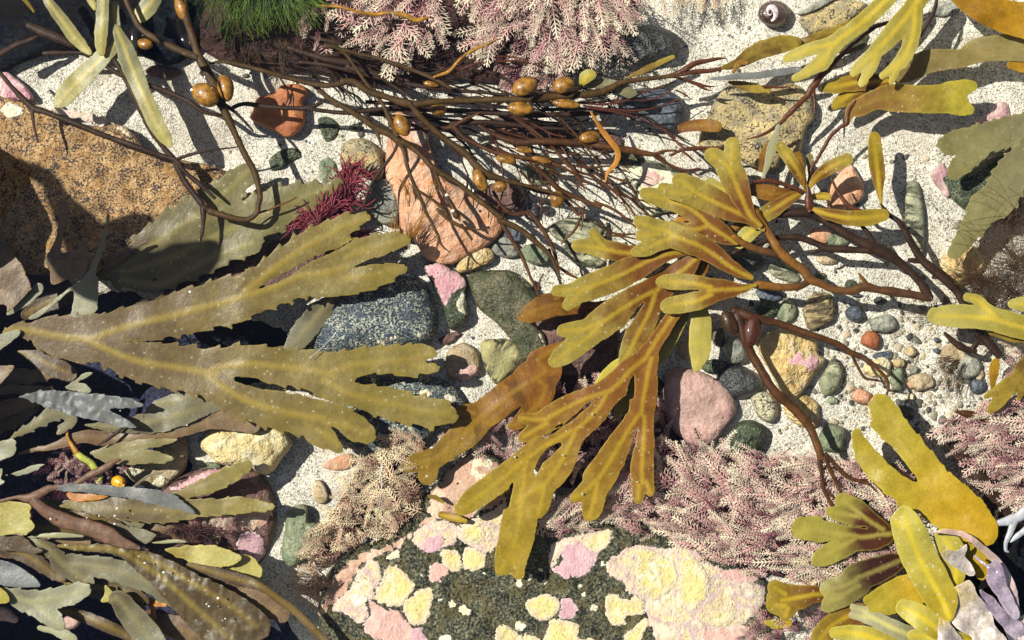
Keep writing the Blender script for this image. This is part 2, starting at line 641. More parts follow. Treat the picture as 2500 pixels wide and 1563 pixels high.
def m_strand(name, base, tip, rough=.5, transl=.15, spec=.3, var=.3, size=20, mid=None, coat=0.0):
    M = Mat(name)
    M.coords()
    t = M.attr('t')
    if mid:
        col = M.mix(M.remap(t, 0, .5, smooth=False), base, mid)
        col = M.mix(M.remap(t, .5, 1, smooth=False), col, tip)
    else:
        col = M.mix(t, base, tip)
    tone = M.remap(M.noise(size, 3), .3, .7, 1 - var, 1 + var)
    col = M.mix(1.0, col, M.n('CombineColor', {0: tone, 1: tone, 2: tone}).outputs[0], 'MULTIPLY')
    p = M.n('BsdfPrincipled', {'Base Color': col, 'Roughness': rough, 'Specular IOR Level': spec, 'Coat Weight': coat, 'Coat Roughness': .1,
                               'Normal': M.bump(M.noise(size * .3, 3), .4, 3)})
    tr = M.n('BsdfTranslucent', {'Color': col})
    return M.surface(M.n('MixShader', {0: transl, 1: p.outputs[0], 2: tr.outputs[0]}).outputs[0])


def m_crust(name, a, b, c, rim, size=18.0, fine=4.0, halo=None, vein=None):
    """patchy crust: a and b in blotches, grains of c, pale growing rim, a halo colour between rim and middle"""
    M = Mat(name)
    M.coords()
    col = M.mix(M.remap(M.noise(size, 6, .65, .5), .40, .60), a, b)
    col = M.mix(M.math('MULTIPLY', M.remap(M.noise(size * 2.6, 5, .65, .8), .50, .60), .75), col, c)
    col = M.mix(M.remap(M.noise(fine, 4, .6), .58, .68, 0, .7), col, c)
    col = M.mix(M.remap(M.noise(fine * 1.4, 4, .7), .66, .74, 0, .6), col, mul(b, .45))
    er = M.math('ADD', M.attr('e'), M.math('MULTIPLY', M.math('SUBTRACT', M.noise(16, 4), .5), 16.0))
    if halo: col = M.mix(M.remap(er, 5, 17, .85, 0), col, halo)
    er2 = M.math('ADD', M.attr('e'), M.math('MULTIPLY', M.math('SUBTRACT', M.noise(9, 3), .5), 4.0))
    col = M.mix(M.remap(er2, 1.8, 5.5, .5, 0), col, rim)
    if vein:
        wv = M.n('VectorMath', {0: M.co, 1: M.n('VectorMath', {0: M.n('TexNoise', {'Vector': M.co, 'Scale': 1 / 40, 'Detail': 4}).outputs['Color'], 'Scale': 60.0}, operation='SCALE').outputs[0]}, operation='ADD').outputs[0]
        vd = M.n('TexVoronoi', {'Vector': wv, 'Scale': 1 / 95}, feature='DISTANCE_TO_EDGE').outputs['Distance']
        col = M.mix(M.remap(vd, .0, .07, .85, 0), col, vein)
    hb = M.math('ADD', M.noise(fine * 1.6, 4, .6), M.math('MULTIPLY', M.noise(size, 5, .65), 2.2))
    p = M.n('BsdfPrincipled', {'Base Color': col, 'Roughness': .6, 'Specular IOR Level': .25, 'Normal': M.bump(hb, .8, 5)})
    rag = M.math('ADD', M.attr('e'), M.math('MULTIPLY', M.math('SUBTRACT', M.noise(7, 5, .7), .56), 22.0))
    hole = M.remap(M.noise(15, 5, .7, .6), .64, .67, 1, 0)
    al = M.math('MULTIPLY', M.remap(rag, .2, 1.6), hole)
    tp = M.n('BsdfTransparent')
    return M.surface(M.n('MixShader', {0: al, 1: tp.outputs[0], 2: p.outputs[0]}).outputs[0])
# ================================================================ camera, sky, sun
scn = bpy.context.scene
cam = bpy.data.cameras.new('camera')
cam.sensor_width = 36
cam.lens = 18 * (H * S) / (1250 * S)
cam.clip_start, cam.clip_end = .01, 50
co = put(bpy.data.objects.new('camera', cam))
co.location = (0, 0, H * S)
scn.camera = co
w = bpy.data.worlds.new('World')
scn.world = w
w.use_nodes = True
nt = w.node_tree
sky = nt.nodes.new('ShaderNodeTexSky')
sky.sky_type = 'NISHITA'
sky.sun_disc = False
ELEV = 50
sky.sun_elevation = math.radians(ELEV)
sky.sun_rotation = math.atan2(-.93, .37)
nt.links.new(sky.outputs[0], nt.nodes['Background'].inputs[0])
nt.nodes['Background'].inputs[1].default_value = .065
sl = bpy.data.lights.new('sun', 'SUN')
sl.energy = 5.0
sl.angle = math.radians(.6)
sl.color = (1, .955, .87)
so = put(bpy.data.objects.new('sun', sl))
ce, se = math.cos(math.radians(ELEV)), math.sin(math.radians(ELEV))
so.rotation_euler = Vector((.93 * ce, -.37 * ce, -se)).to_track_quat('-Z', 'Y').to_euler()
so.location = (-.6, .3, 1)
vs = scn.view_settings
vs.view_transform, vs.look, vs.exposure, vs.gamma = 'Standard', 'None', .40, 1
scn.cycles.max_bounces = 8
scn.cycles.diffuse_bounces = 1
scn.cycles.transparent_max_bounces = 16

# ================================================================ materials
M_ = Mat('pale shell sand')
M_.coords()
cell = M_.voro(3.1, 'Color')
sep = M_.n('SeparateColor', {0: cell})
f = M_.math('ADD', sep.outputs[0], M_.math('MULTIPLY', M_.math('SUBTRACT', M_.noise(34, 5, .65), .5), .75))
f = M_.math('ADD', f, M_.math('MULTIPLY', M_.math('SUBTRACT', M_.noise(9, 3, .6), .5), .5))
cr = M_.n('ValToRGB')
e = cr.color_ramp.elements
e[0].position, e[0].color = .02, (.20, .19, .15, 1)
e[1].position, e[1].color = .20, (.44, .41, .33, 1)
for pp, cc in ((.34, (.56, .52, .41, 1)), (.58, (.68, .64, .53, 1)), (.9, (.84, .80, .70, 1))):
    q = e.new(pp); q.color = cc
M_.t.links.new(f, cr.inputs[0])
col = M_.mix(M_.math('MULTIPLY', M_.remap(M_.noise(120, 4), .5, .7), .35), cr.outputs[0], (.55, .45, .34))
col = M_.mix(M_.remap(M_.math('ADD', M_.noise(7, 2), M_.math('MULTIPLY', M_.noise(150, 3), .35)), .88, .93), col, (.12, .085, .06))
tone = M_.remap(M_.noise(75, 4), .3, .7, .84, 1.1)
col = M_.mix(1.0, col, M_.n('CombineColor', {0: tone, 1: tone, 2: tone}).outputs[0], 'MULTIPLY')
hb = M_.math('ADD', M_.voro(3.7), M_.math('MULTIPLY', M_.noise(13, 4), 1.6))
p = M_.n('BsdfPrincipled', {'Base Color': col, 'Roughness': .7, 'Specular IOR Level': .25, 'Normal': M_.bump(hb, .6, 4)})
SAND = M_.surface(p.outputs[0])

ST = {
    'granite': m_stone('orange granite', (.62, .43, .22), (.44, .24, .085), (.36, .19, .06), (.06, .045, .04), 5.5, 44, 1.0, bump=.9, sharp=.12),
    'granite2': m_stone('yellow granite', (.62, .47, .20), (.45, .36, .19), (.30, .26, .17), (.05, .045, .035), 6, 45, .8),
    'brick': m_stone('terracotta stone', (.52, .20, .075), (.46, .17, .06), (.38, .12, .05), (.28, .10, .05), 9, 50, .1, bump=.35),
    'salmon': m_stone('salmon sandstone', (.68, .37, .22), (.60, .30, .16), (.66, .44, .31), (.46, .18, .06), 16, 50, .25, bump=.45),
    'basalt': m_stone('speckled blue black stone', (.022, .034, .055), (.44, .46, .35), (.05, .07, .10), (.012, .014, .020), 4.6, 24, .45, cut=.52, sharp=.04, bump=.5),
    'black': m_stone('wet black stone', (.02, .022, .024), (.10, .11, .09), (.03, .035, .035), (.008, .009, .011), 4.5, 30, .6, cut=.54, spec=.6, rough=.35),
    'greendark': m_stone('dark green stone', (.03, .042, .028), (.20, .22, .12), (.05, .065, .035), (.014, .016, .012), 4.5, 30, .6, cut=.53),
    'moss': m_stone('dark olive mossy stone', (.085, .085, .045), (.19, .17, .10), (.06, .075, .03), (.025, .025, .016), 5, 40, .7),
    'green': m_stone('grey green stone', (.19, .22, .13), (.30, .31, .20), (.13, .17, .10), (.06, .07, .05), 7, 40, .4),
    'quartz': m_stone('yellow quartz', (.72, .54, .24), (.64, .43, .17), (.78, .64, .38), (.36, .20, .07), 16, 50, .15, bump=.8),
    'cream': m_stone('cream yellow stone', (.78, .66, .34), (.72, .56, .26), (.82, .74, .50), (.46, .30, .10), 14, 60, .1, bump=.8),
    'spotted': m_stone('pale stone with black spots', (.62, .58, .38), (.52, .47, .29), (.66, .62, .44), (.03, .03, .03), 6, 40, 1.0),
    'pink': m_stone('dusty pink stone', (.50, .31, .26), (.58, .40, .33), (.46, .27, .24), (.30, .17, .14), 6, 60, .15),
    'violet': m_stone('pink encrusted stone', (.62, .36, .38), (.70, .52, .46), (.52, .24, .30), (.40, .16, .2), 12, 70, .05),
    'grey': m_stone('grey stone', (.30, .30, .24), (.42, .41, .32), (.24, .25, .21), (.08, .08, .07), 6, 35, .4),
    'tan': m_stone('tan stone', (.50, .38, .22), (.42, .31, .17), (.56, .46, .30), (.18, .12, .06), 8, 40, .3),
    'navy': m_stone('blue grey stone', (.06, .075, .10), (.13, .15, .17), (.05, .06, .08), (.02, .024, .03), 6, 30, .4, rough=.4, spec=.5),
    'banded': m_stone('black and yellow banded stone', (.035, .036, .026), (.50, .44, .18), (.40, .36, .16), (.02, .02, .018), 6, 90, .2, band=(13, 25)),
    'layer': m_stone('layered brown and yellow stone', (.10, .075, .04), (.52, .40, .20), (.46, .33, .15), (.04, .03, .02), 6, 60, .5, band=(11, 80)),
    'streak': m_stone('green streaked stone', (.05, .055, .035), (.46, .44, .29), (.30, .31, .19), (.025, .026, .02), 6, 60, .4, band=(13, 100)),
    'darkred': m_stone('dark red brown weedy rock', (.045, .018, .014), (.09, .04, .03), (.03, .016, .014), (.012, .008, .008), 7, 40, .6, bump=1.0),
    'umber': m_stone('brown purple rock', (.14, .075, .06), (.22, .13, .10), (.11, .055, .05), (.03, .018, .016), 7, 50, .5),
    'ledge': m_stone('dark wet rock', (.003, .005, .010), (.012, .015, .019), (.010, .008, .007), (.002, .003, .006), 11, 80, .5, bump=.3, spec=.03, rough=.8),
    'deep': m_stone('rock painted sky navy', (.020, .026, .070), (.060, .065, .12), (.045, .035, .05), (.010, .012, .030), 12, 60, .5, bump=1.0),  # blue of deep water and reflected sky is put into the rock colour
    'boulder': m_stone('dark green speckled boulder', (.07, .078, .052), (.27, .25, .15), (.14, .115, .045), (.018, .02, .016), 7, 40, .95, cut=.53, bump=1.0),
}
CR = {
    'yellow': m_crust('bright yellow crust', (.74, .66, .25), (.70, .57, .27), (.78, .73, .50), (.76, .70, .56), 18, halo=(.70, .57, .40)),
    'pale': m_crust('pale yellow crust', (.73, .62, .32), (.66, .50, .38), (.78, .72, .56), (.78, .68, .58), 20, halo=(.68, .53, .44), vein=(.56, .40, .40)),
    'pink': m_crust('pink crust', (.70, .43, .36), (.66, .40, .35), (.74, .52, .44), (.84, .74, .68), 40),
    'mauve': m_crust('mauve crust', (.62, .38, .41), (.57, .34, .38), (.68, .47, .48), (.82, .74, .72), 40),
    'rough': m_crust('rough pink brown crust', (.46, .26, .19), (.56, .38, .26), (.72, .57, .42), (.64, .48, .36), 26, 5),
    'white': m_crust('cream popcorn crust', (.84, .80, .56), (.74, .66, .42), (.90, .88, .74), (.86, .82, .68), 14),
    'rose': m_crust('deep pink crust', (.58, .28, .32), (.68, .42, .42), (.76, .58, .54), (.78, .60, .56), 20),
}
FR = {
    'serr': m_frond('serrated brown blade', (.150, .098, .043), (.232, .178, .036), (.37, .265, .045), 10, .2, .9, .55, .22, hairs=.5, ribk=.75, dot=.09),
    'back': m_frond('dull olive blade', (.12, .095, .035), (.19, .165, .058), (.34, .28, .08), 9, .1, .8, .5, .22, hairs=.2, ribk=.5),
    'fucus': m_frond('yellow green wrack', (.17, .060, .009), (.33, .255, .045), (.58, .40, .03), 6.5, .34, .80, .45, .26, ribk=.62),
    'ochre': m_frond('ochre brown wrack', (.165, .064, .010), (.32, .225, .024), (.54, .37, .025), 6.5, .2, .85, .4, .242),
    'pale': m_frond('pale yellow wrack', (.37, .30, .045), (.45, .39, .10), (.66, .50, .05), 7, .1, .8, .35, .15, transl=.3),
    'lemon': m_frond('lemon yellow wrack', (.40, .30, .02), (.49, .42, .07), (.70, .54, .03), 8, .1, .6, .8, .16, transl=.3, coat=.3, dot=.15),
    'gold': m_frond('golden kelp', (.48, .30, .012), (.41, .32, .028), (.48, .34, .02), 5, .15, .75, .15, .22, transl=.3, ribk=.1, coat=.2),
    'brown': m_frond('red brown blade', (.17, .060, .010), (.27, .13, .014), (.36, .19, .02), 6, .2, .9, .2, .35, ribk=.5, edge=.15, blot=(.12, .045, .008)),
    'olivebrown': m_frond('olive brown blade', (.16, .09, .012), (.33, .24, .03), (.30, .20, .03), 6, .1, .8, .15, .3, ribk=.5, edge=.15, blot=(.10, .05, .01)),
    'amber': m_frond('amber kelp', (.30, .15, .006), (.40, .22, .010), (.3, .15, .01), 6, .2, .8, .1, .3, ribk=.2, clear=.12, edge=.1),
    'veil': m_frond('thin olive veil', (.24, .18, .06), (.30, .25, .09), (.30, .24, .08), 6, .1, .9, .25, .2, ribk=.1, clear=.18),
    'greyolive': m_frond('grey olive serrated blade', (.22, .20, .10), (.25, .225, .085), (.24, .22, .11), 8, .1, .9, .25, .2, ribk=.3, clear=.06),
    'grey': m_frond('grey olive blade', (.125, .10, .05), (.195, .178, .105), (.27, .235, .10), 9, .1, .6, .25, .18, ribk=.7),
    'slate': m_frond('slate grey blade', (.135, .14, .145), (.19, .195, .195), (.22, .215, .17), 8, .1, .8, .3, .3, ribk=.35, blot=(.17, .17, .15)),  # sky reflected off the water is painted in as bluish grey
    'palegrey': m_frond('pale grey green blade', (.22, .21, .14), (.31, .30, .19), (.39, .37, .19), 9, .1, .7, .15, .12, ribk=.8),
    'dark': m_frond('dark brown blade', (.075, .045, .022), (.115, .075, .035), (.24, .16, .03), 8, .1, .9, .2, .35, ribk=.75, edge=.2),
    'darkred': m_frond('maroon brown blade', (.055, .018, .008), (.10, .045, .012), (.14, .07, .02), 7, .1, .9, .1, .3, ribk=.4, edge=.15),
    'umber': m_frond('umber blade', (.17, .10, .055), (.22, .145, .075), (.28, .19, .08), 8, .1, .9, .2, .3, ribk=.5, blot=(.12, .07, .045)),
    'rust': m_frond('rust orange blade', (.42, .15, .02), (.50, .22, .03), (.52, .27, .04), 8, .1, .9, .1, .35, ribk=.3),
    'shell': m_frond('bleached crumpled blade', (.46, .34, .09), (.50, .43, .36), (.62, .44, .20), 7, .02, .4, .3, .4, blot=(.36, .27, .27), bump=.9, rough=.25, spec=.6, coat=.8, ribk=.5, transl=.1),
    'lilac': m_frond('lilac grey folded blade', (.20, .15, .20), (.34, .28, .33), (.34, .3, .3), 6, .1, .9, .1, .4, bump=.8, blot=(.46, .36, .36), rough=.25, spec=.6, coat=.8, transl=.1),
    'blush': m_frond('blush pink folded blade', (.50, .33, .24), (.48, .36, .33), (.5, .36, .3), 6, .1, .9, .1, .2, rough=.3, coat=.6, transl=.1),
}
SM = {
    'dark': m_strand('dark brown stipe', (.036, .017, .008), (.028, .013, .007), .55, .05, .25),
    'knot': m_strand('brown stipe', (.062, .033, .009), (.07, .037, .009), .55, .08, .25),
    'warm': m_strand('warm brown stipe', (.048, .018, .006), (.11, .042, .008), .5, .08, .3),
    'orange': m_strand('orange stipe', (.34, .15, .012), (.42, .21, .02), .4, .15, .45, .4),
    'maroon': m_strand('maroon strand', (.07, .016, .010), (.10, .03, .014), .4, .1, .4),
    'red': m_strand('red stipe', (.075, .022, .008), (.10, .028, .008), .4, .1, .4),
    'bladder': m_strand('air bladder', (.27, .125, .015), (.27, .125, .015), .35, .1, .4, .5, 13, coat=.35),
    'green': m_strand('yellow green stipe', (.42, .46, .07), (.42, .46, .07), .4, .2, .4),
    'silver': m_strand('grey white stipe', (.50, .50, .50), (.42, .43, .45), .35, .1, .5, .15, coat=.4),
    'twig': m_strand('brown twig', (.16, .085, .055), (.19, .11, .07), .5, .05, .3),
}
CORAL = m_strand('pink coralline seaweed', (.20, .05, .09), (.97, .87, .67), .55, .15, .25, .28, 40, mid=(.76, .46, .43))
CORAL2 = m_strand('straw coralline seaweed', (.24, .09, .07), (.96, .84, .57), .55, .15, .25, .28, 40, mid=(.74, .52, .37))
GREENHAIR = m_strand('green hair weed', (.015, .04, .006), (.20, .32, .035), .4, .25, .3, .35, 30, mid=(.07, .14, .012))
REDWEED = m_strand('crimson weed', (.10, .012, .024), (.40, .06, .085), .4, .3, .4, .35, 14)
FUZZ = m_strand('brown hair weed', (.05, .026, .014), (.17, .095, .05), .5, .2, .3, .3, 30)
GINGER = m_strand('ginger hair weed', (.30, .13, .02), (.42, .20, .035), .5, .2, .3, .3, 30)


# ================================================================ setting
POOL = round_poly(lines('P -400,560 60,600 230,690 330,690 480,740 620,760 740,800 760,860 660,950 470,1000 440,1060 500,1130 480,1210 560,1330 640,1420 720,1500 780,1760 -400,1760')[0][:, :2], 5)
pool_fn = poly_field(POOL, 5, 14, 60)


def sand_z(x, y):
    return 15 * fbm(x / 150, y / 150, 3, 3) + 3.0 * fbm(x / 46, y / 46, 9, 2) + 2.0 * fbm(x / 22, y / 22, 4, 2) - 4


def sand_field(X, Y):
    D, at = pool_fn(X, Y)
    return -(D + 26), {'e': D}


x, y, at, F = field_mesh(sand_field, (-900, -700, 3400, 2300), 9, 60000)
dd = np.clip(at['e'] / 40 + .8, 0, 1)
o = build('sand', world(x, y, sand_z(x, y) - 26 * (1 - dd) ** 2), F, SAND)
tag(o, 'pale shell sand speckled with dark grains between the stones', None, None, 'structure')
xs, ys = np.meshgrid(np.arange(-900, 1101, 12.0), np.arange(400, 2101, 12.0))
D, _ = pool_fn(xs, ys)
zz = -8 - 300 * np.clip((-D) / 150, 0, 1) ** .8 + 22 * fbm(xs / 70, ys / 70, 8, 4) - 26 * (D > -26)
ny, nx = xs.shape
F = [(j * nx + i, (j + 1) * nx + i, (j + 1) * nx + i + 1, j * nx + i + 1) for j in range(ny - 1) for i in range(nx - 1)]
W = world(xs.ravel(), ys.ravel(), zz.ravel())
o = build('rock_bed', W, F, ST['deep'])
tag(o, 'deep rock bed painted with a navy sky tint at the lower left of the pool', None, None, 'structure')


def stone(label, data, mat, h, e=.55, amp=4.0, fr=40.0, zb=-6, name='stone', nt=80, nr=26, group=None, cat='stone'):
    p = lines(data)[0]
    _seed[0] += 1
    s = Stone(p, zb, h, e, amp, fr, _seed[0])
    o = s.mesh(name, ST[mat], None, nt, nr)
    tag(o, label, cat, group)
    s.o = o
    return s


def crust(st, data, mat, dz=3.0, name='crust', rough=4.0, label=None, step=4):
    """a thin crust grown over a stone, following its surface"""
    p = lines(data)[0][:, :2]
    _seed[0] += 1
    x, y, at, F = field_mesh(poly_field(round_poly(p, 4), _seed[0], rough * 1.5, 15), (*(p.min(0) - 8), *(p.max(0) + 8)), step)
    ed = np.clip(at['e'] / 5, 0, 1)
    z = st.z(x, y) + .5 * dz * (.35 + .65 * ed) + .5 * np.exp(-((at['e'] - 4) / 2.5) ** 2) + .8 * fbm(x / 9, y / 9, _seed[0], 3)
    o = build(name, world(x, y, z), F, CR[mat], st.o, at)
    m = o.modifiers.new('thickness', 'SOLIDIFY'); m.thickness = 2 * S; m.offset = -1
    if label: o['label'] = label
    return o


G_ST = 'large stones on the pool floor'
S_ = {}
S_['granite'] = stone(
    'broad orange granite slab half in shadow at the upper left', 'P -40,252 35,248 70,253 116,268 169,293 239,309 278,304 316,318 351,358 404,379 457,394 527,407 562,443 530,500 480,560 440,610 330,650 200,670 60,670 -40,650', 'granite', 60, .3, 6, 60, nt=140, nr=44)
crust(S_['granite'], 'A 330,765 480,815 600,850 690,885 740,850 760,820 640,780 500,760 380,740', 'pale', 3)
crust(S_['granite'], 'A 20,720 100,720 160,745 150,800 60,820 10,790', 'white', 3)
crust(S_['granite'], 'A 740,845 800,850 900,900 900,960 860,925 790,880', 'yellow', 3)
stone('small pink stone at the left edge above the granite slab', 'A -60,470 40,490 110,540 190,610 240,690 200,705 100,700 -60,705', 'violet', 34, .5, 4, 30)
S_['ledge1'] = stone('dark weed covered rock filling the top left corner', 'P -160,-160 200,-170 450,-160 520,-60 500,60 470,130 400,160 330,130 250,135 180,130 110,135 40,160 -20,190 -160,200', 'ledge', 46, .5, 10, 60, nt=110, nr=34, name='rock', cat='rock')
S_['ledge2'] = stone('dark weedy rock under the pink tufts along the top', 'P 440,-160 900,-200 1300,-200 1560,-140 1570,-20 1500,80 1440,130 1350,190 1250,205 1120,195 1000,215 860,205 760,175 640,170 540,150 480,110 430,40', 'darkred', 34, .5, 10, 60, nt=140, nr=40, name='rock', cat='rock')
stone('terracotta red stone on the sand beside the bladders', 'A 1960,590 2080,588 2140,640 2112,700 2120,760 2112,870 2010,955 1890,905 1740,830 1760,770 1790,680 1900,655 1935,620', 'brick', 40, .4, 4, 30)
stone('small dark green stone half buried below the terracotta stone', 'A 1870,1110 1960,1040 2060,1030 2100,1080 2010,1140 1920,1190 1880,1180', 'greendark', 14, .6, 6, 16)
stone('dark green pebble beside the beige rock near the terracotta stone', 'A 2210,830 2300,815 2360,880 2330,960 2270,990 2230,920', 'greendark', 16, .6, 5, 16)
stone('flat green stone half sunk in sand above the crimson weed', 'A 2220,1130 2300,1090 2350,1180 2340,1270 2260,1280 2220,1220', 'green', 14, .6, 5, 16)
stone('yellow green speckled stone left of the salmon slab', 'B 150,970 260,965 345,1025 385,1110 395,1200 330,1265 180,1190 105,1110 95,1020', 'granite2', 46, .5, 4, 30)
stone('grey stone below the yellow green speckled stone', 'B 330,1255 450,1250 490,1390 500,1530 420,1570 300,1500 270,1350', 'grey', 34, .5, 4, 30)
S_['salmon'] = stone('large salmon pink slab with orange stains in the middle', 'P 955,285 990,265 1015,280 1045,335 1062,395 1090,440 1130,462 1158,485 1190,490 1222,535 1228,562 1204,588 1169,612 1110,642 1099,645 1046,637 1020,600 1008,585 985,590 975,560 970,495 944,440 940,405 947,350', 'salmon', 50, .38, 5, 60, nt=110, nr=36)
crust(S_['salmon'], 'B 590,930 640,900 700,930 710,980 650,1000 600,980', 'pale', 3)
crust(S_['salmon'], 'B 560,780 630,790 660,880 640,920 590,900', 'pink', 3)
S_['blk1'] = stone('black glinting boulder right of the big pink tuft', 'B 1950,250 2100,180 2300,185 2440,260 2425,380 2260,430 2100,475 1985,425 1920,330', 'black', 56, .55, 6, 30, nt=90)
S_['navy1'] = stone('dark blue stone beside the main brown stem', 'B 2070,640 2250,610 2430,660 2480,790 2400,900 2250,890 2120,840 2040,740', 'navy', 38, .55, 5, 30)
stone('dark brown rock pinched under the tangle of stems', 'B 1050,840 1250,800 1500,850 1700,900 1900,900 2050,960 2000,1060 1750,1020 1500,1010 1250,960 1100,930', 'umber', 22, .6, 6, 30)
stone('brown grey stone right of the salmon slab', 'B 1010,1330 1180,1270 1320,1290 1370,1390 1300,1490 1180,1500 1080,1430', 'umber', 34, .5, 4, 30)
stone('green stone under the fine stems, near the orange ribbon', 'B 1370,1150 1500,1130 1600,1200 1560,1270 1440,1290 1370,1230', 'green', 24, .55, 4, 24)
S_['pop'] = stone('pale green stone overgrown with a frilly pink white crust', 'J 760,430 820,330 990,290 1150,330 1330,430 1500,480 1560,640 1400,780 1180,800 1000,840 880,740 860,580', 'green', 26, .5, 4, 26)
crust(S_['pop'], 'J 740,430 790,350 880,340 920,320 1000,280 1080,330 1180,330 1240,420 1330,440 1200,560 1130,600 1080,700 1060,800 980,830 900,760 860,660 880,560 820,500', 'white', 4, rough=7)
crust(S_['pop'], 'J 900,480 960,380 1050,370 1120,430 1100,520 1000,560 930,560', 'pink', 7, rough=8)
stone('cream and green streaked stone under the fine stem tips', 'E 1540,150 1680,90 1850,110 1960,190 1930,290 1800,310 1650,270 1560,220', 'streak', 30, .5, 4, 30)
stone('streaked dark stone below the left yellow tips', 'E 1650,270 1760,300 1850,350 1930,400 1860,440 1740,410 1650,340', 'streak', 26, .5, 4, 30)
stone('blue grey pebble between the salmon slab and the fine stems', 'E 1370,20 1420,-20 1470,20 1450,90 1400,110 1360,70', 'navy', 24, .5, 3, 20)
stone('dark grey stone at the right tip of the salmon slab', 'E 1190,190 1290,140 1360,190 1340,260 1250,250', 'navy', 20, .5, 3, 20)
stone('pale grey green stone right of the little yellow stone', 'E 1140,300 1220,220 1310,270 1330,350 1250,370 1160,345', 'grey', 26, .5, 3, 24)
stone('light green stone under the hanging dark stem', 'E 1330,320 1420,270 1520,310 1540,390 1450,420 1350,370', 'green', 26, .5, 3, 24)
stone('oblong yellow stone tucked against the salmon slab', 'E 895,430 950,355 1090,295 1155,330 1150,390 1080,430 930,475', 'quartz', 34, .45, 3, 24)
S_['viol'] = stone('pink topped stone beside the big speckled boulder', 'E 660,430 760,398 845,430 945,490 975,560 965,700 980,800 920,855 850,865 820,780 790,680 740,570', 'greendark', 52, .45, 4, 30)
crust(S_['viol'], 'E 665,435 760,400 840,430 940,490 970,560 900,590 860,640 830,690 800,690 740,560', 'rose', 4, rough=3)
crust(S_['viol'], 'E 880,680 940,600 965,650 975,760 940,770 900,730', 'white', 4, rough=4)
S_['moss'] = stone('big dark mossy stone between the pink stone and the brown leaf', 'E 980,480 1190,455 1320,480 1420,590 1460,690 1410,800 1500,900 1520,1040 1400,1095 1290,960 1180,830 1050,720 990,580', 'moss', 60, .4, 5, 40, nt=100, nr=32)
crust(S_['moss'], 'E 1490,830 1600,810 1650,900 1640,960 1560,1010 1500,1000 1480,920', 'white', 6, rough=6)
crust(S_['moss'], 'E 1320,490 1400,500 1440,560 1400,580 1350,540', 'white', 3, rough=4)
stone('dark brown rock in the shade beneath the yellow wrack', 'E 1380,790 1600,760 1850,700 2000,800 2010,1000 1950,1150 1700,1210 1560,1150 1500,1050', 'umber', 34, .5, 6, 40, nt=90)
S_['basalt'] = stone('big rounded boulder of speckled blue black stone beside the serrated blade', 'E -280,880 -120,740 80,610 200,480 400,420 560,460 690,560 750,680 765,810 740,930 640,1000 400,1030 60,1060 -180,1010', 'basalt', 84, .62, 4, 60, nt=130, nr=44, zb=-10)
for k, (q, r_) in enumerate((('E 640,905', 14), ('E 380,960', 13), ('E 440,930', 12), ('E 330,800', 9), ('E 470,925', 10), ('E 355,950', 10), ('E 410,935', 9), ('E 390,975', 9), ('E 150,790', 8), ('E 430,580', 9), ('E 300,930', 7), ('E 500,905', 7))):
    c0 = lines(q)[0][0]
    crust(S_['basalt'], 'P ' + ' '.join(f'{c0[0] + r_ * .55 * math.cos(a):.1f},{c0[1] + r_ * .55 * math.sin(a):.1f}' for a in (0, 1.2, 2.4, 3.6, 4.8)), 'white', 4, 'barnacle', 1.0, step=2)
S_['mossy'] = stone('brown mossy rock with a cream crust wedged between the two serrated wracks', 'P 390,720 470,668 560,640 650,598 760,566 845,560 862,600 790,650 700,712 560,750 420,765', 'umber', 40, .5, 7, 30, nt=100, name='rock', cat='rock')
crust(S_['mossy'], 'D 1350,560 1400,530 1460,520 1510,495 1535,530 1500,570 1420,590', 'white', 4, rough=5)
S_['basalt2'] = stone('smaller speckled dark boulder below the serrated blade tips', 'E 60,1340 190,1200 330,1180 520,1190 640,1180 830,1230 930,1320 960,1420 800,1520 700,1640 560,1720 300,1740 60,1640 0,1480', 'basalt', 56, .55, 5, 50, nt=100, nr=36)
crust(S_['basalt2'], 'E 620,1300 690,1275 740,1310 720,1340 650,1340', 'white', 5, rough=5)
crust(S_['basalt2'], 'E 810,1330 850,1310 890,1350 880,1385 830,1375', 'white', 5, rough=5)
crust(S_['basalt2'], 'E 290,1200 330,1195 340,1250 310,1260', 'white', 4, rough=3)
crust(S_['basalt2'], 'G 1975,40 2050,60 2110,100 2070,125 1990,80', 'white', 4, rough=4)
stone('black and yellow striped stone beside the big brown leaf', 'E 1060,990 1095,940 1250,935 1345,1010 1385,1080 1260,1190 1165,1245 1095,1140', 'banded', 40, .45, 3, 30)
S_['round'] = stone('round brown stone with a pink frill at its foot', 'E 850,1000 960,960 1040,1030 1060,1120 1030,1190 930,1215 840,1200 820,1090', 'tan', 34, .55, 4, 24)
crust(S_['round'], 'E 890,1190 940,1130 1010,1110 1055,1150 1030,1200 960,1220', 'pink', 5, rough=6)
stone('flat dark chip on the sand left of the round brown stone', 'E 770,940 850,890 930,890 900,930 820,970', 'umber', 14, .5, 3, 20)
S_['cream'] = stone('bright cream yellow stone below the serrated blade', 'G 1390,160 1440,60 1560,30 1800,10 1960,20 2010,90 2030,150 1960,250 1880,350 1790,350 1750,310 1640,300 1520,280 1440,210', 'cream', 74, .45, 6, 40, nt=100, nr=34, zb=-4)
S_['brownrock'] = stone('large purple brown rock with a pink white tuft, lower left', 'P 388,1205 430,1170 500,1140 560,1140 630,1150 662,1190 676,1240 672,1300 650,1360 600,1410 520,1440 420,1420 360,1360 350,1270', 'umber', 66, .45, 6, 50, nt=120, nr=36, zb=-30)
crust(S_['brownrock'], 'G 1290,660 1500,620 1700,600 1880,600 1870,690 1800,740 1650,740 1500,720 1350,690', 'rough', 4, rough=7)
crust(S_['brownrock'], 'G 1640,830 1690,760 1780,760 1840,830 1840,920 1780,960 1700,930 1650,880', 'mauve', 4, rough=3)
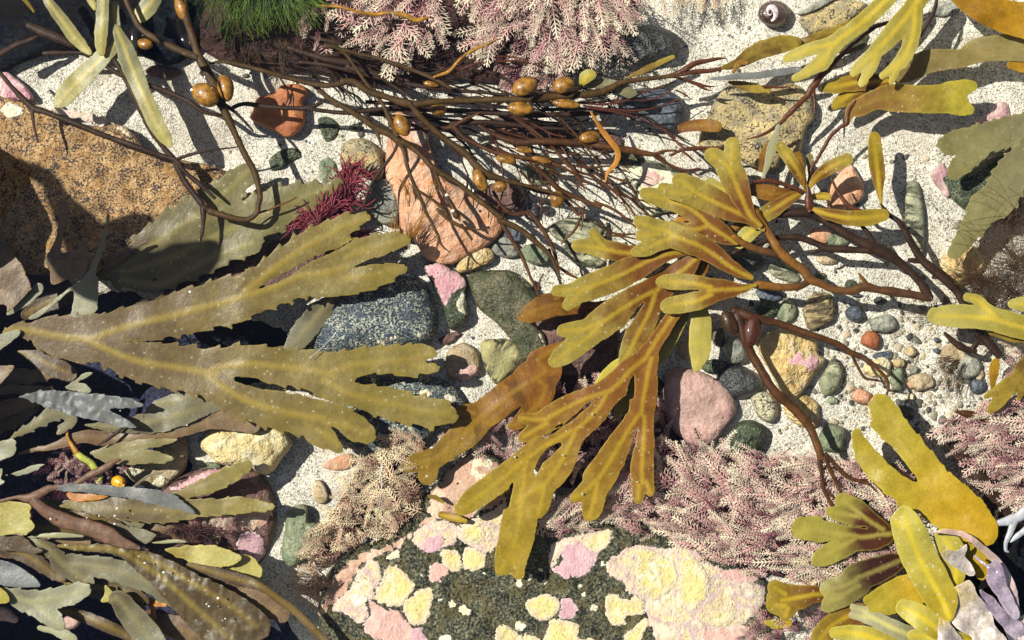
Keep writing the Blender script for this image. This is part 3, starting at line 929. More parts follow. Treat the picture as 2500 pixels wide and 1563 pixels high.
crust(S_['brownrock'], 'G 1170,460 1300,390 1450,330 1580,315 1500,370 1400,420 1250,465', 'rose', 4, rough=6)
S_['browncream'] = stone('brown stone with cream foot beside the yellow snail', 'G 860,290 960,290 1060,200 1180,110 1290,90 1310,200 1290,320 1200,410 1130,450 1000,440 900,380', 'tan', 50, .5, 5, 40, zb=-30)
crust(S_['browncream'], 'M 1460,1160 1600,1150 1680,1190 1650,1270 1560,1290 1480,1240', 'white', 4, rough=4)
crust(S_['browncream'], 'M 1780,1340 1880,1280 1950,1240 1950,1370 1890,1410 1810,1400', 'white', 4, rough=3)
stone('small grey green stone below the cream yellow stone', 'G 1340,320 1400,280 1480,270 1540,300 1500,330 1400,345', 'green', 18, .5, 3, 20)
stone('green stone at the edge of the deep pool, half in shadow', 'G 1980,740 1995,610 2060,568 2135,575 2145,680 2215,700 2210,810 2150,910 2020,1005 1955,920', 'green', 44, .5, 5, 30)
stone('small upright tan pebble on the sand beside the deep pool', 'G 2180,420 2220,395 2255,430 2285,520 2250,560 2190,540', 'tan', 24, .45, 2, 20)
stone('flat orange pink stone half buried beside the left straw tuft', 'G 2240,290 2330,240 2440,215 2460,290 2370,330 2270,320', 'salmon', 14, .5, 3, 30)
stone('pink stone in the gap at the lower left corner', 'N -60,1230 60,1215 130,1270 190,1330 170,1390 60,1370 -60,1350', 'pink', 40, .5, 3, 24, zb=-40)
stone('pink white stone under the brown strap, lower left', 'N 690,1320 790,1320 850,1380 780,1450 700,1450 660,1390', 'pink', 40, .5, 4, 24, zb=-40)
stone('brown rock between the straps at the bottom left', 'N 1480,1290 1650,1230 1800,1300 1960,1400 2050,1470 1950,1530 1700,1540 1500,1440', 'umber', 50, .5, 5, 40, zb=-50)

# stones of the right half
S_['gr2'] = stone('big speckled yellow granite stone under the upper right stems', 'C 380,590 600,630 800,575 940,670 970,800 900,900 860,1060 740,1100 690,1180 500,1150 350,1020 190,1060 165,930 220,820 270,710', 'granite2', 48, .4, 6, 50, nt=110, nr=34)
stone('orange beige stone beside the snail shell', 'C 855,140 900,110 1000,75 1130,5 1290,10 1312,60 1180,175 1000,225 940,245 890,205', 'granite2', 40, .4, 4, 40)
stone('thin grey slab edge above the orange beige stone', 'C 840,90 930,50 1040,-10 1160,-40 1090,10 1000,60 900,100', 'grey', 20, .5, 3, 30)
stone('salmon stone behind the rosette of small blades', 'C 1050,1350 1090,1250 1200,1145 1250,1180 1305,1300 1290,1385 1150,1465 1060,1445', 'salmon', 36, .45, 4, 36)
stone('oblong banded green stone standing in sand, right', 'P 2212,450 2222,441 2236,440 2247,455 2254,500 2257,560 2256,605 2250,628 2238,615 2222,590 2212,560 2209,500', 'streak', 30, .5, 2, 30)
S_['crustrock'] = stone('dark crusted rock under the serrated fronds at the right edge', 'C 1850,1230 1950,1220 2080,1180 2230,1080 2380,1040 2480,1040 2480,1508 2300,1560 2100,1508 1950,1420 1890,1330', 'greendark', 34, .5, 6, 30, nt=90)
stone('pink crusted stone at the right edge above the serrated fronds', 'C 2020,915 2150,800 2250,710 2310,730 2320,830 2240,900 2120,930', 'violet', 14, .5, 4, 24)
stone('pink crusted lump left of the serrated fronds', 'C 1775,1220 1850,1130 1900,1210 1925,1300 1890,1375 1830,1320', 'violet', 18, .5, 4, 20)
S_['bigq'] = stone('large yellow quartz stone with pink blotches, right of centre', 'F 575,970 620,900 740,855 900,880 985,960 990,1040 1040,1080 960,1190 880,1310 810,1390 740,1330 690,1230 640,1140 590,1050', 'quartz', 54, .45, 6, 40, nt=110, nr=34)
crust(S_['bigq'], 'F 770,1060 850,1030 900,1080 960,1050 1000,1100 940,1170 880,1120 800,1110', 'rose', 3, rough=6)
stone('large dusty pink stone partly shaded below the yellow wrack', 'F -60,1170 40,1130 200,1170 330,1240 410,1350 420,1450 360,1540 280,1640 180,1690 60,1640 -40,1540 -90,1350', 'pink', 46, .5, 4, 50, nt=100)
PEB = [
    ('dark green pebble under the wrack stem', 'F', 640, 720, 88, 68, 0, 'greendark', 30), ('grey green pebble beside the dark green pebble', 'F', 772, 755, 70, 88, 15, 'green', 30),
    ('tall layered yellow and black stone right of the wrack stem', 'F', 990, 735, 118, 150, 20, 'layer', 40), ('dark blue pebble alone on the sand', 'F', 1242, 755, 66, 54, 10, 'navy', 30),
    ('grey brown pebble on the sand', 'F', 1435, 830, 100, 62, -12, 'grey', 24), ('oval orange pebble on open sand', 'F', 1357, 940, 76, 60, 30, 'brick', 32),
    ('flat blue grey pebble on the sand', 'F', 1437, 1048, 84, 32, -5, 'navy', 12), ('pale tan pebble on the sand', 'F', 1628, 1022, 50, 40, 10, 'tan', 18),
    ('wide cream yellow pebble under the forked thin stem', 'F', 1405, 1135, 98, 70, -10, 'cream', 26), ('small yellow pebble in a pebble cluster', 'F', 1552, 1100, 48, 38, 0, 'quartz', 22),
    ('grey green stone in a pebble cluster', 'F', 1545, 1210, 52, 84, 8, 'green', 24), ('upright grey green ribbed stone', 'F', 1085, 1210, 78, 130, 12, 'streak', 40),
    ('round black pebble with white flecks', 'F', 442, 1230, 152, 122, 15, 'black', 44), ('pale oval pebble with black spots', 'F', 622, 1392, 88, 118, -25, 'spotted', 40),
    ('flat dark green pebble beside the hanging yellow leaf', 'F', 262, 1120, 98, 48, -8, 'greendark', 24), ('pale grey round pebble by the dark stem', 'F', 412, 1010, 88, 92, 0, 'grey', 34),
    ('small salmon pebble near the golden kelp tip', 'F', 1292, 1330, 70, 54, 10, 'salmon', 26), ('flat orange pebble touching the golden kelp tip', 'F', 1412, 1372, 82, 50, 0, 'brick', 22),
    ('smooth yellow tan stone crossed by the dark stem', 'F', 885, 1425, 148, 100, 35, 'quartz', 36), ('green pebble with a pale edge beside the thin dark stem', 'I', 1085, 110, 98, 108, 0, 'green', 34),
    ('round dark green speckled pebble above the pink carpet', 'I', 492, 120, 132, 142, 10, 'greendark', 50), ('tan rock behind the small brown sprig', 'F', 1705, 1235, 96, 60, -5, 'tan', 26),
    ('grey tan stone under the branching sprig, right', 'F', 2048, 1130, 82, 92, 10, 'grey', 30), ('tan stone behind the dark twig, right', 'F', 1930, 1030, 98, 76, 0, 'tan', 22),
    ('blue black pebble near the right edge', 'F', 2098, 1262, 62, 54, 20, 'navy', 28), ('dark stone in the shade of the golden kelp', 'F', 1605, 1425, 74, 88, 10, 'black', 26),
    ('tiny grey pebble on the right sand', 'F', 1812, 1016, 28, 18, 0, 'navy', 10), ('tiny dark pebble on the right sand above the grey one', 'F', 1812, 938, 20, 18, 0, 'navy', 9),
    ('small black pebble below the long brown stem', 'F', 1420, 668, 44, 32, 0, 'black', 16), ('tiny black pebble above the orange pebble', 'F', 1250, 872, 18, 13, 0, 'black', 8),
    ('small olive pebble in the crook of the wrack stem', 'F', 1003, 498, 38, 27, 0, 'moss', 14), ('orange green stone half buried beyond the stem fork', 'F', 1010, 215, 88, 52, 5, 'salmon', 12),
    ('grey green stone half buried beside the stem fork', 'F', 1120, 245, 80, 44, 0, 'green', 14), ('flat tan stone half buried under the lower stem fork', 'F', 1055, 385, 76, 34, 5, 'tan', 10),
    ('tiny cream pebble above the golden kelp', 'F', 1632, 1342, 30, 28, 0, 'cream', 14), ('black pebble under the wrack stems', 'F', 500, 390, 120, 62, 15, 'black', 30),
    ('pale streaked stone under the orange brown stem', 'F', 745, 470, 122, 58, 22, 'streak', 26), ('dark shaded pebble under the wrack stem bend', 'F', 660, 625, 110, 50, 5, 'navy', 22),
    ('big yellow crusted rock behind the brown hair weed', 'F', 1990, 420, 170, 130, -20, 'quartz', 34), ('grey green pebble at the foot of the ribbed stone', 'F', 1090, 1362, 44, 26, 5, 'green', 14),
    ('grey stone between the yellow pebbles and the tan rock', 'F', 1655, 1150, 34, 30, 0, 'grey', 14), ('orange pebble beside the yellow pebbles', 'F', 1640, 1250, 32, 28, 0, 'salmon', 16),
    ('dark pebble near the cluster edge', 'F', 1615, 1090, 14, 12, 0, 'black', 8), ('dark green pebble under the long brown stem', 'F', 1215, 548, 46, 34, 0, 'greendark', 14),
    ('dark pebble in the shade below the long stem', 'F', 1250, 625, 42, 16, 5, 'black', 9), ('white chip in the shade of the yellow wrack', 'E', 1830, 1190, 34, 46, 30, 'cream', 18),
    ('greenish pebble behind the white chip', 'E', 1780, 1185, 40, 46, 10, 'moss', 18), ('grey pebble by the top bend of the orange ribbon', 'B', 2110, 1120, 90, 60, 20, 'moss', 18),
    ('tan stone left of the big quartz stone', 'F', 80, 1010, 60, 66, 0, 'tan', 20), ('olive stone behind the brown bladder', 'F', 300, 930, 46, 70, 0, 'moss', 20),
    ('tan pebble behind the right olive blade', 'F', 2110, 1180, 30, 46, 10, 'tan', 14), ('small dark stone at the bottom left of the pink stone', 'I', 100, 205, 48, 30, 0, 'umber', 14),
    ('grey pebble lying in the sand near the pink carpet', 'I', 812, 243, 26, 14, 0, 'navy', 6), ('dark pebble at the top left under the dark stems', 'A', 1130, 500, 130, 46, 5, 'umber', 16),
    ('small olive pebble beside the yellow green speckled stone', 'B', 200, 888, 46, 28, 0, 'moss', 14), ('tiny white chip beside the striped stone', 'E', 1010, 925, 16, 14, 0, 'navy', 7),
    ('dark stone under the lower right wrack fork', 'C', 1230, 300, 120, 60, -20, 'moss', 16), ('grey shadowed stone at the top edge', 'C', 1880, 60, 120, 50, -15, 'grey', 14),
]
for lb, rg, x, y, a, b, an, mt, h in PEB:
    ox, oy, sc = REG[rg]
    bp = blob(ox + x / sc, oy + y / sc, a / sc, b / sc, math.radians(an), 9, .15)
    _seed[0] += 1
    s = Stone(bp, -.4 * h - 2, h * 1.25, .55, 4.0, 17, _seed[0])
    tag(s.mesh('pebble', ST[mt], None, 44, 16), lb, 'pebble', 'pebbles on the sand')

stone('dark maroon rock shelf in the shade under the lower yellow wrack', 'P 1290,960 1340,920 1420,890 1500,880 1580,900 1640,960 1660,1050 1640,1120 1560,1150 1460,1180 1380,1190 1310,1150 1270,1080', 'darkred', 30, .45, 8, 40, nt=110, nr=30, name='rock', cat='rock')
# fine shingle: too many grains to count
acc = Acc()
for k in range(1100):
    if k < 640:
        x, y = rnd.uniform(1900, 2420), rnd.uniform(690, 1060)
    else:
        x, y = rnd.uniform(560, 2480), rnd.uniform(60, 760)
    r_ = rnd.uniform(2.0, 5.5) * (1 if rnd.random() < .85 else 1.7)
    V, F = ball_geo(x, y, float(sand_z(np.array(x), np.array(y))) + r_ * .2, r_, r_ * rnd.uniform(.6, 1), r_ * .6, rnd.random() * 3, 8, 6, .12, k)
    acc.add(V, F, np.full(len(V), rnd.random()))
GRIT = m_strand('mixed shingle', (.05, .05, .045), (.62, .50, .34), .6, 0, .3, .2, 5, mid=(.30, .27, .2))
for k in range(150):
    x, y = (rnd.gauss(2230, 105), rnd.gauss(900, 75)) if k < 95 else (rnd.uniform(1250, 2450), rnd.uniform(380, 1080))
    r_ = rnd.uniform(6, 13)
    V, F = ball_geo(x, y, float(sand_z(np.array(x), np.array(y))) - r_ * .1, r_, r_ * rnd.uniform(.6, .95), r_ * .55, rnd.random() * 3, 12, 8, .14, k * 1.7)
    acc.add(V, F, np.full(len(V), rnd.random()))
tag(acc.done('shingle', GRIT), 'fine dark and tan grit scattered over the sand', 'grit', None, 'stuff')

# the encrusted boulder at the bottom
S_['boulder'] = B_ = stone('wide dark boulder patched with yellow and pink crusts at the bottom', 'P 770,1510 775,1460 800,1400 850,1340 930,1310 985,1275 1015,1230 1050,1190 1100,1130 1150,1100 1215,1115 1260,1180 1330,1230 1480,1270 1600,1280 1700,1310 1790,1370 1870,1420 1900,1500 1910,1600 1850,1700 1500,1760 1100,1760 800,1680', 'boulder', 66, .42, 7, 90, nt=200, nr=70, zb=-4)
for mt, dat in (
    ('rough', 'H -70,1330 0,1150 80,1020 250,900 400,860 500,800 600,740 700,640 760,640 760,700 640,730 570,800 500,870 420,900 330,940 220,1010 140,1160 40,1260'),
    ('rough', 'H 700,620 730,480 830,330 1000,220 1150,270 1250,420 1230,540 1100,600 950,660 860,690 760,670'),
    ('white', 'H 1000,250 1080,230 1150,280 1130,350 1050,410 1000,360'),
    ('pale', 'H 890,720 1060,640 1150,600 1240,520 1265,700 1200,800 1160,880 1100,910 1000,870 900,800'),
    ('pale', 'H 580,790 640,720 760,670 860,690 910,740 900,820 860,860 760,890 660,880 600,840'),
    ('pale', 'H 1540,990 1550,850 1640,800 1780,760 1900,740 1965,760 1960,840 1900,900 1860,960 1800,900 1640,900 1580,1000'),
    ('pale', 'H 1940,1000 1980,920 2100,860 2200,840 2350,880 2450,900 2470,1508 2300,1530 2200,1300 2190,1230 2080,1170 2060,1110 1960,1070'),
    ('pale', 'I 0,860 150,900 300,1000 480,1090 620,1130 600,1270 520,1370 420,1440 300,1520 0,1540'),
    ('pale', 'H 30,1270 130,1170 210,1030 300,940 360,960 380,1040 340,1150 320,1230 270,1250 290,1330 230,1400 150,1360 60,1310'),
    ('yellow', 'H 325,1200 395,1010 450,978 510,1005 590,1080 603,1150 560,1210 540,1260 480,1290 420,1270 340,1240'),
    ('yellow', 'H 560,1212 680,1140 742,1190 720,1280 700,1360 660,1412 590,1400 530,1330 512,1290'),
    ('pink', 'H 280,1245 310,1222 400,1280 480,1300 540,1360 600,1412 600,1470 560,1540 330,1500 240,1425 290,1335'),
    ('mauve', 'H 560,1460 610,1415 660,1425 695,1508 680,1560 520,1560'),
    ('mauve', 'H 640,850 690,790 800,772 815,860 760,902 680,905 650,880'),
    ('yellow', 'H 920,740 990,690 1070,700 1090,780 1040,840 950,830'),
    ('yellow', 'H 768,900 830,868 890,878 932,920 927,1030 860,1050 800,980'),
    ('yellow', 'H 932,920 960,868 1030,858 1092,910 1103,960 1050,1032 940,1020'),
    ('pink', 'H 688,1030 720,988 780,972 842,1010 840,1050 800,1070 790,1112 720,1112'),
    ('white', 'H 410,940 440,888 500,880 500,930 450,962'),
    ('mauve', 'H 1560,1005 1612,970 1642,862 1702,830 1740,818 1822,870 1872,930 1850,990 1790,1062 1700,1077 1660,1087 1590,1052'),
    ('yellow', 'H 1780,800 1880,752 1962,740 1966,830 1900,895 1850,905 1790,860'),
    ('yellow', 'H 1920,1290 1940,1200 2000,1178 2070,1218 2150,1198 2215,1260 2190,1332 2140,1342 2082,1340 2080,1392 1990,1412 1930,1352'),
    ('yellow', 'H 1370,1270 1420,1208 1520,1188 1610,1218 1625,1290 1580,1340 1500,1392 1440,1362'),
    ('mauve', 'H 1622,1232 1670,1218 1732,1258 1742,1310 1710,1362 1640,1362 1612,1340'),
    ('yellow', 'H 1170,1450 1190,1408 1250,1398 1310,1450 1340,1472 1400,1455 1460,1480 1472,1540 1190,1550'),
    ('yellow', 'H 1500,1480 1540,1370 1640,1368 1752,1400 1742,1480 1852,1492 1872,1550 1500,1550'),
    ('yellow', 'H 2140,900 2200,860 2330,900 2420,980 2440,1080 2380,1180 2280,1240 2200,1180 2140,1090'),
    ('white', 'H 2150,1080 2200,1000 2260,950 2310,1000 2290,1100 2220,1110'),
    ('yellow', 'H 2060,1480 2120,1420 2200,1350 2240,1390 2200,1470 2160,1540 2060,1540'),
    ('yellow', 'I 20,960 120,930 220,1020 240,1150 180,1260 80,1300 20,1200'),
    ('yellow', 'I 240,1310 330,1290 420,1270 400,1380 300,1420 200,1400'),
    ('pink', 'I 180,1430 320,1420 480,1400 520,1450 400,1540 200,1540'),
    ('pink', 'I 300,1050 400,1010 560,1010 640,1050 560,1110 420,1110'),
    ('white', 'H 130,1200 220,1190 280,1220 250,1270 180,1270'),
):
    _k = globals().get('_k', 0) + 1
    crust(B_, dat, mt, 2.6 + .16 * _k, rough=4.5 if mt != 'rough' else 8)
for q, a, b in ((('H', 865, 1260), 30, 34), (('H', 950, 1300), 44, 34), (('H', 1510, 1110), 28, 26), (('H', 1850, 1285), 36, 28), (('H', 1335, 1110), 28, 38), (('H', 1405, 1070), 22, 30),
                (('H', 1340, 1410), 44, 40), (('H', 648, 1060), 13, 22), (('H', 1745, 1135), 30, 14), (('H', 1480, 1020), 22, 14), (('H', 1083, 1045), 16, 12), (('H', 1040, 1130), 14, 14),
                (('H', 1780, 1190), 18, 12), (('H', 790, 1228), 26, 16), (('H', 1920, 980), 26, 20), (('H', 820, 1490), 50, 26), (('H', 1500, 1240), 14, 10)):
    ox, oy, sc = REG[q[0]]
    bp = blob(ox + q[1] / sc, oy + q[2] / sc, a / sc, b / sc, 0, 9, .25)
    crust(B_, 'P ' + ' '.join(f'{u:.1f},{v:.1f}' for u, v in bp), 'white', 3, rough=3.0, step=2.5)

# guessed rocks added out of frame to throw shade over the pool's left
o = Stone(lines('P -720,190 -430,215 -270,262 -170,300 -130,370 -112,450 -118,530 -190,620 -400,680 -720,700')[0], -60, 350, .30, 18, 90, 61).mesh('rock', ST['ledge'], None, 120, 40)
tag(o, 'tall unseen rock added to shade the left edge of the pool, upper part', 'rock')
o = Stone(lines('P -820,720 -530,740 -310,760 -270,860 -280,1000 -260,1100 -290,1250 -280,1400 -270,1560 -360,1760 -820,1760')[0], -120, 420, .30, 18, 90, 62).mesh('rock', ST['ledge'], None, 100, 34)
tag(o, 'low unseen rock added to shade the left edge of the pool, lower part', 'rock')

stone('dark maroon turf mat under the wide pink carpet', 'P 1290,1240 1350,1225 1440,1200 1500,1150 1600,1095 1700,1090 1860,1115 1960,1125 2060,1130 2180,1135 2230,1190 2210,1300 2160,1430 2010,1430 1840,1390 1650,1310 1560,1285 1470,1280 1360,1300', 'darkred', 46, .35, 8, 40, nt=120, nr=30, name='turf_mat', cat='turf', group='dark turf under the pink tufts')
stone('dark brown turf mat under the straw coloured tuft', 'P 760,1330 800,1270 850,1190 890,1130 940,1085 1000,1060 1030,1100 1020,1220 990,1260 940,1300 880,1310 820,1350 780,1390', 'darkred', 40, .4, 8, 40, nt=90, name='turf_mat', cat='turf', group='dark turf under the pink tufts')
stone('dark maroon turf mat under the right edge tuft', 'P 2300,1050 2400,1000 2470,970 2580,950 2580,1260 2420,1240 2350,1150', 'darkred', 40, .4, 8, 40, nt=90, name='turf_mat', cat='turf', group='dark turf under the pink tufts')
# ================================================================ seaweeds
GF = 'serrated and grey blades in the left pool'


def frond(label, data, pal, z0, z1, name='seaweed_frond', cat='seaweed', group=None, **k):
    o = blade(data, FR[pal], z0, z1, None, name, **k)
    return tag(o, label, cat, group)


# ---- the big serrated wrack in the left half
t = thing('serrated_wrack', 'big brown serrated wrack with forked saw edged blade lying across the left half', 'seaweed', 90, 800, 90)
o = blade('D 25,888,18 110,865,80 250,882,150 340,900,235 450,920,290 560,928,320 640,930,320'
          '|D 640,930,260 800,870,250 1000,815,275 1200,770,290 1400,715,310 1600,665,320 1750,615,290'
          '|D 1700,610,210 1850,485,190 2000,375,200 2150,275,205 2270,215,185 E 40,190,175 130,135,145 220,105,100 275,90,60'
          '|D 1750,620,280 1900,570,270 2100,490,300 2270,470,330 E 60,450,330 130,430,300'
          '|E 130,370,210 220,325,190 350,290,165 450,260,130 530,240,75'
          '|E 130,510,230 200,505,210 300,490,190 420,460,150 510,440,85'
          '|D 600,935,240 740,1000,220 850,1050,250 1000,1095,285 1200,1125,310 1400,1160,330 1500,1175,320'
          '|D 1480,1140,280 1700,1105,260 1900,1120,250 2100,1140,260 2300,1175,280 E 50,1190,270'
          '|E 30,1160,230 200,1110,220 400,1090,215 550,1080,205 640,1070,190 |E 600,1060,170 680,1045,125 725,1040,70|E 600,1110,150 680,1120,120 730,1120,70'
          '|E -20,1220,230 150,1310,190 300,1350,190 450,1385,215 600,1425,215 750,1445,200 840,1455,120'
          '|D 1450,1190,260 1600,1300,265 1750,1375,270 1900,1420,265 2100,1465,270 2250,1490,290 H 0,5,320'
          '|H -20,-10,270 150,25,220 265,65,150 |H -60,50,220 30,105,165 75,155,100',
          FR['serr'], 106, 128, t, serr=13, period=43, step=3.0, wave=6, wl=120, rough=.8, ws=1.07,
          cuts='D 1805,578,14 1880,540,36 1990,490,34 2140,395,24 2230,352,26 2320,318,12 E 0,344,9 150,262,9 240,190,14 320,140,60|E 195,432,10 280,402,34 400,380,56 540,350,120'
               '|D 860,950,5 1050,950,10 1200,946,18 1350,938,50 1480,925,90|D 1645,1213,34 1750,1232,58 1850,1262,46 1930,1285,12 2050,1303,6 2160,1332,18 2300,1370,7 2419,1402,8 E 120,1395,10 220,1430,16 310,1520,20'
               '|E 190,1230,10 250,1212,56 400,1214,80 560,1240,70 680,1225,70 780,1210,90|E 700,1085,30 760,1080,50|H 30,30,12 80,75,40 140,160,80')
t2 = thing('serrated_wrack', 'dull olive serrated wrack lying behind the big brown one, partly in its shade', 'seaweed', 250, 640, 60)
blade('D 660,520,40 850,420,160 1050,290,260 1250,150,300 1450,20,290 A 1560,1350,240 1690,1220,170 1740,1180,90'
      '|D 850,470,180 1100,400,230 1350,290,320 1600,170,330 1850,60,320 A 2000,1410,270 2200,1345,170 2330,1300,80'
      '|D 850,520,120 1100,560,90 1300,460,160 1500,360,170 1750,270,150', FR['back'], 66, 92, t2, serr=15, period=46, step=4, wave=6)
frond('small pale green blade hanging down between the two arms of the big serrated wrack', 'D 2300,650,60 2230,740,150 2130,860,170 2040,970,120 1990,1000,50', 'grey', 78, 70, name='serrated_frond', serr=3, group=GF)

# ---- fronds of the left pool
FP = [
    ('twisted grey brown blade standing before the granite slab, with a hooked lower lobe', 'D 410,-10 445,-30 466,0 466,100 432,250 428,325 500,318 545,300 540,240 572,270 612,335 610,420 565,485 440,530 360,555 348,450 310,380 375,270 402,150', 'umber', 92, 112),
    ('narrow pale grey blade with a long pointed tip beside the olive serrated wrack', 'D 745,60 760,70 752,150 720,310 665,460 682,530 680,700 655,745 620,765 500,775 512,650 490,600 350,720 260,785 190,790 350,680 490,570 590,500 640,400 700,250 735,130', 'palegrey', 96, 116),
    ('thin brown pointed blade across the foot of the granite slab', 'D 640,520 720,430 880,305 940,240 905,300 1000,248 1022,268 960,300 930,335 750,455', 'dark', 84, 96),
    ('pinkish brown blade at the left edge above the pale green one', 'D -60,200 5,195 60,300 150,420 216,570 200,605 60,745 40,700 -60,640', 'umber', 100, 118),
    ('small pale green serrated blade tucked beneath the pinkish brown one', 'D 250,548 298,556 290,610 180,705 60,768 50,745 150,640', 'palegrey', 90, 98),
    ('small pale blade end at the left edge beside the root of the big wrack', 'D -60,930 60,880 132,868 135,905 60,965 -60,1040', 'palegrey', 118, 122),
    ('brown blade corner at the left edge below the big wrack', 'D -60,1140 90,1118 60,1180 -10,1260 -60,1260', 'umber', 96, 104),
    ('pale green notched blade at the left edge above the dark gap', 'M -60,890 0,868 60,842 150,825 193,870 182,905 198,945 178,1000 150,1035 60,1070 -60,1100', 'palegrey', 90, 104),
    ('small pale pointed blade floating in the dark gap at the left', 'M 68,1258 300,1180 400,1135 530,1130 470,1165 420,1205 240,1268 150,1255', 'palegrey', 60, 72),
    ('small cream notched blade tip under the big wrack, beside the dark gap', 'M 770,228 900,130 1000,50 1090,50 1060,85 900,170 1000,178 1042,215 1072,250 1060,285 960,280', 'palegrey', 64, 74),
    ('short grey blade tip near the lower left corner of the dark gap', 'M -60,1250 20,1180 30,1230 10,1300 50,1330 20,1370 -60,1390', 'palegrey', 60, 70),
    ('pale yellow green notched blade at the left edge, second from the bottom', 'N -60,125 150,108 262,120 330,160 312,215 326,258 302,278 352,330 362,370 330,420 300,440 270,466 180,450 -60,440', 'pale', 112, 124),
    ('small cream blade tip with saw edge between the grey straps, lower left', 'N 1110,990 1160,1028 1192,1078 1160,1110 1152,1160 1095,1172 1060,1150 1100,1085', 'pale', 92, 96),
    ('yellow green blade tip at the left edge near the bottom', 'N -60,1000 0,1015 62,1060 102,1130 92,1168 0,1182 -60,1180', 'lemon', 124, 130),
    ('rust orange torn blade under the straps at the bottom left', 'N 1440,1080 1560,1118 1752,1180 1742,1220 1640,1222 1650,1330 1592,1342 1580,1230 1500,1165', 'rust', 50, 60),
    ('dark bent blade at the left edge below the pale notched blade', 'N -60,470 180,460 290,510 350,570 460,620 380,660 200,640 -60,610', 'dark', 100, 108),
    ('slate blade with painted sky grey, left edge near the bottom', 'N -60,740 80,745 220,800 380,920 420,1000 300,1010 150,1005 -60,960', 'slate', 70, 80),
    ('small grey leaf across the foot of the brown cream stone', 'M 1560,1400 1720,1270 1850,1220 1930,1222 1900,1245 1750,1290 1600,1400', 'grey', 78, 84),
    ('grey square ended blade with an orange stripe, lower left', 'N 1150,330 1200,330 1400,370 1640,440 1630,490 1540,555 1480,540 1250,430', 'grey', 86, 92),
    ('small brown blade under the slate fork, lower left', 'N 700,40 760,0 1130,30 1100,75 900,105 780,100', 'rust', 92, 98),
]
for lb, dat, pal, z0, z1 in FP:
    frond(lb, dat, pal, z0, z1, poly=True, step=3.2, rough=2.4, wave=5, name='seaweed_frond', group=GF)
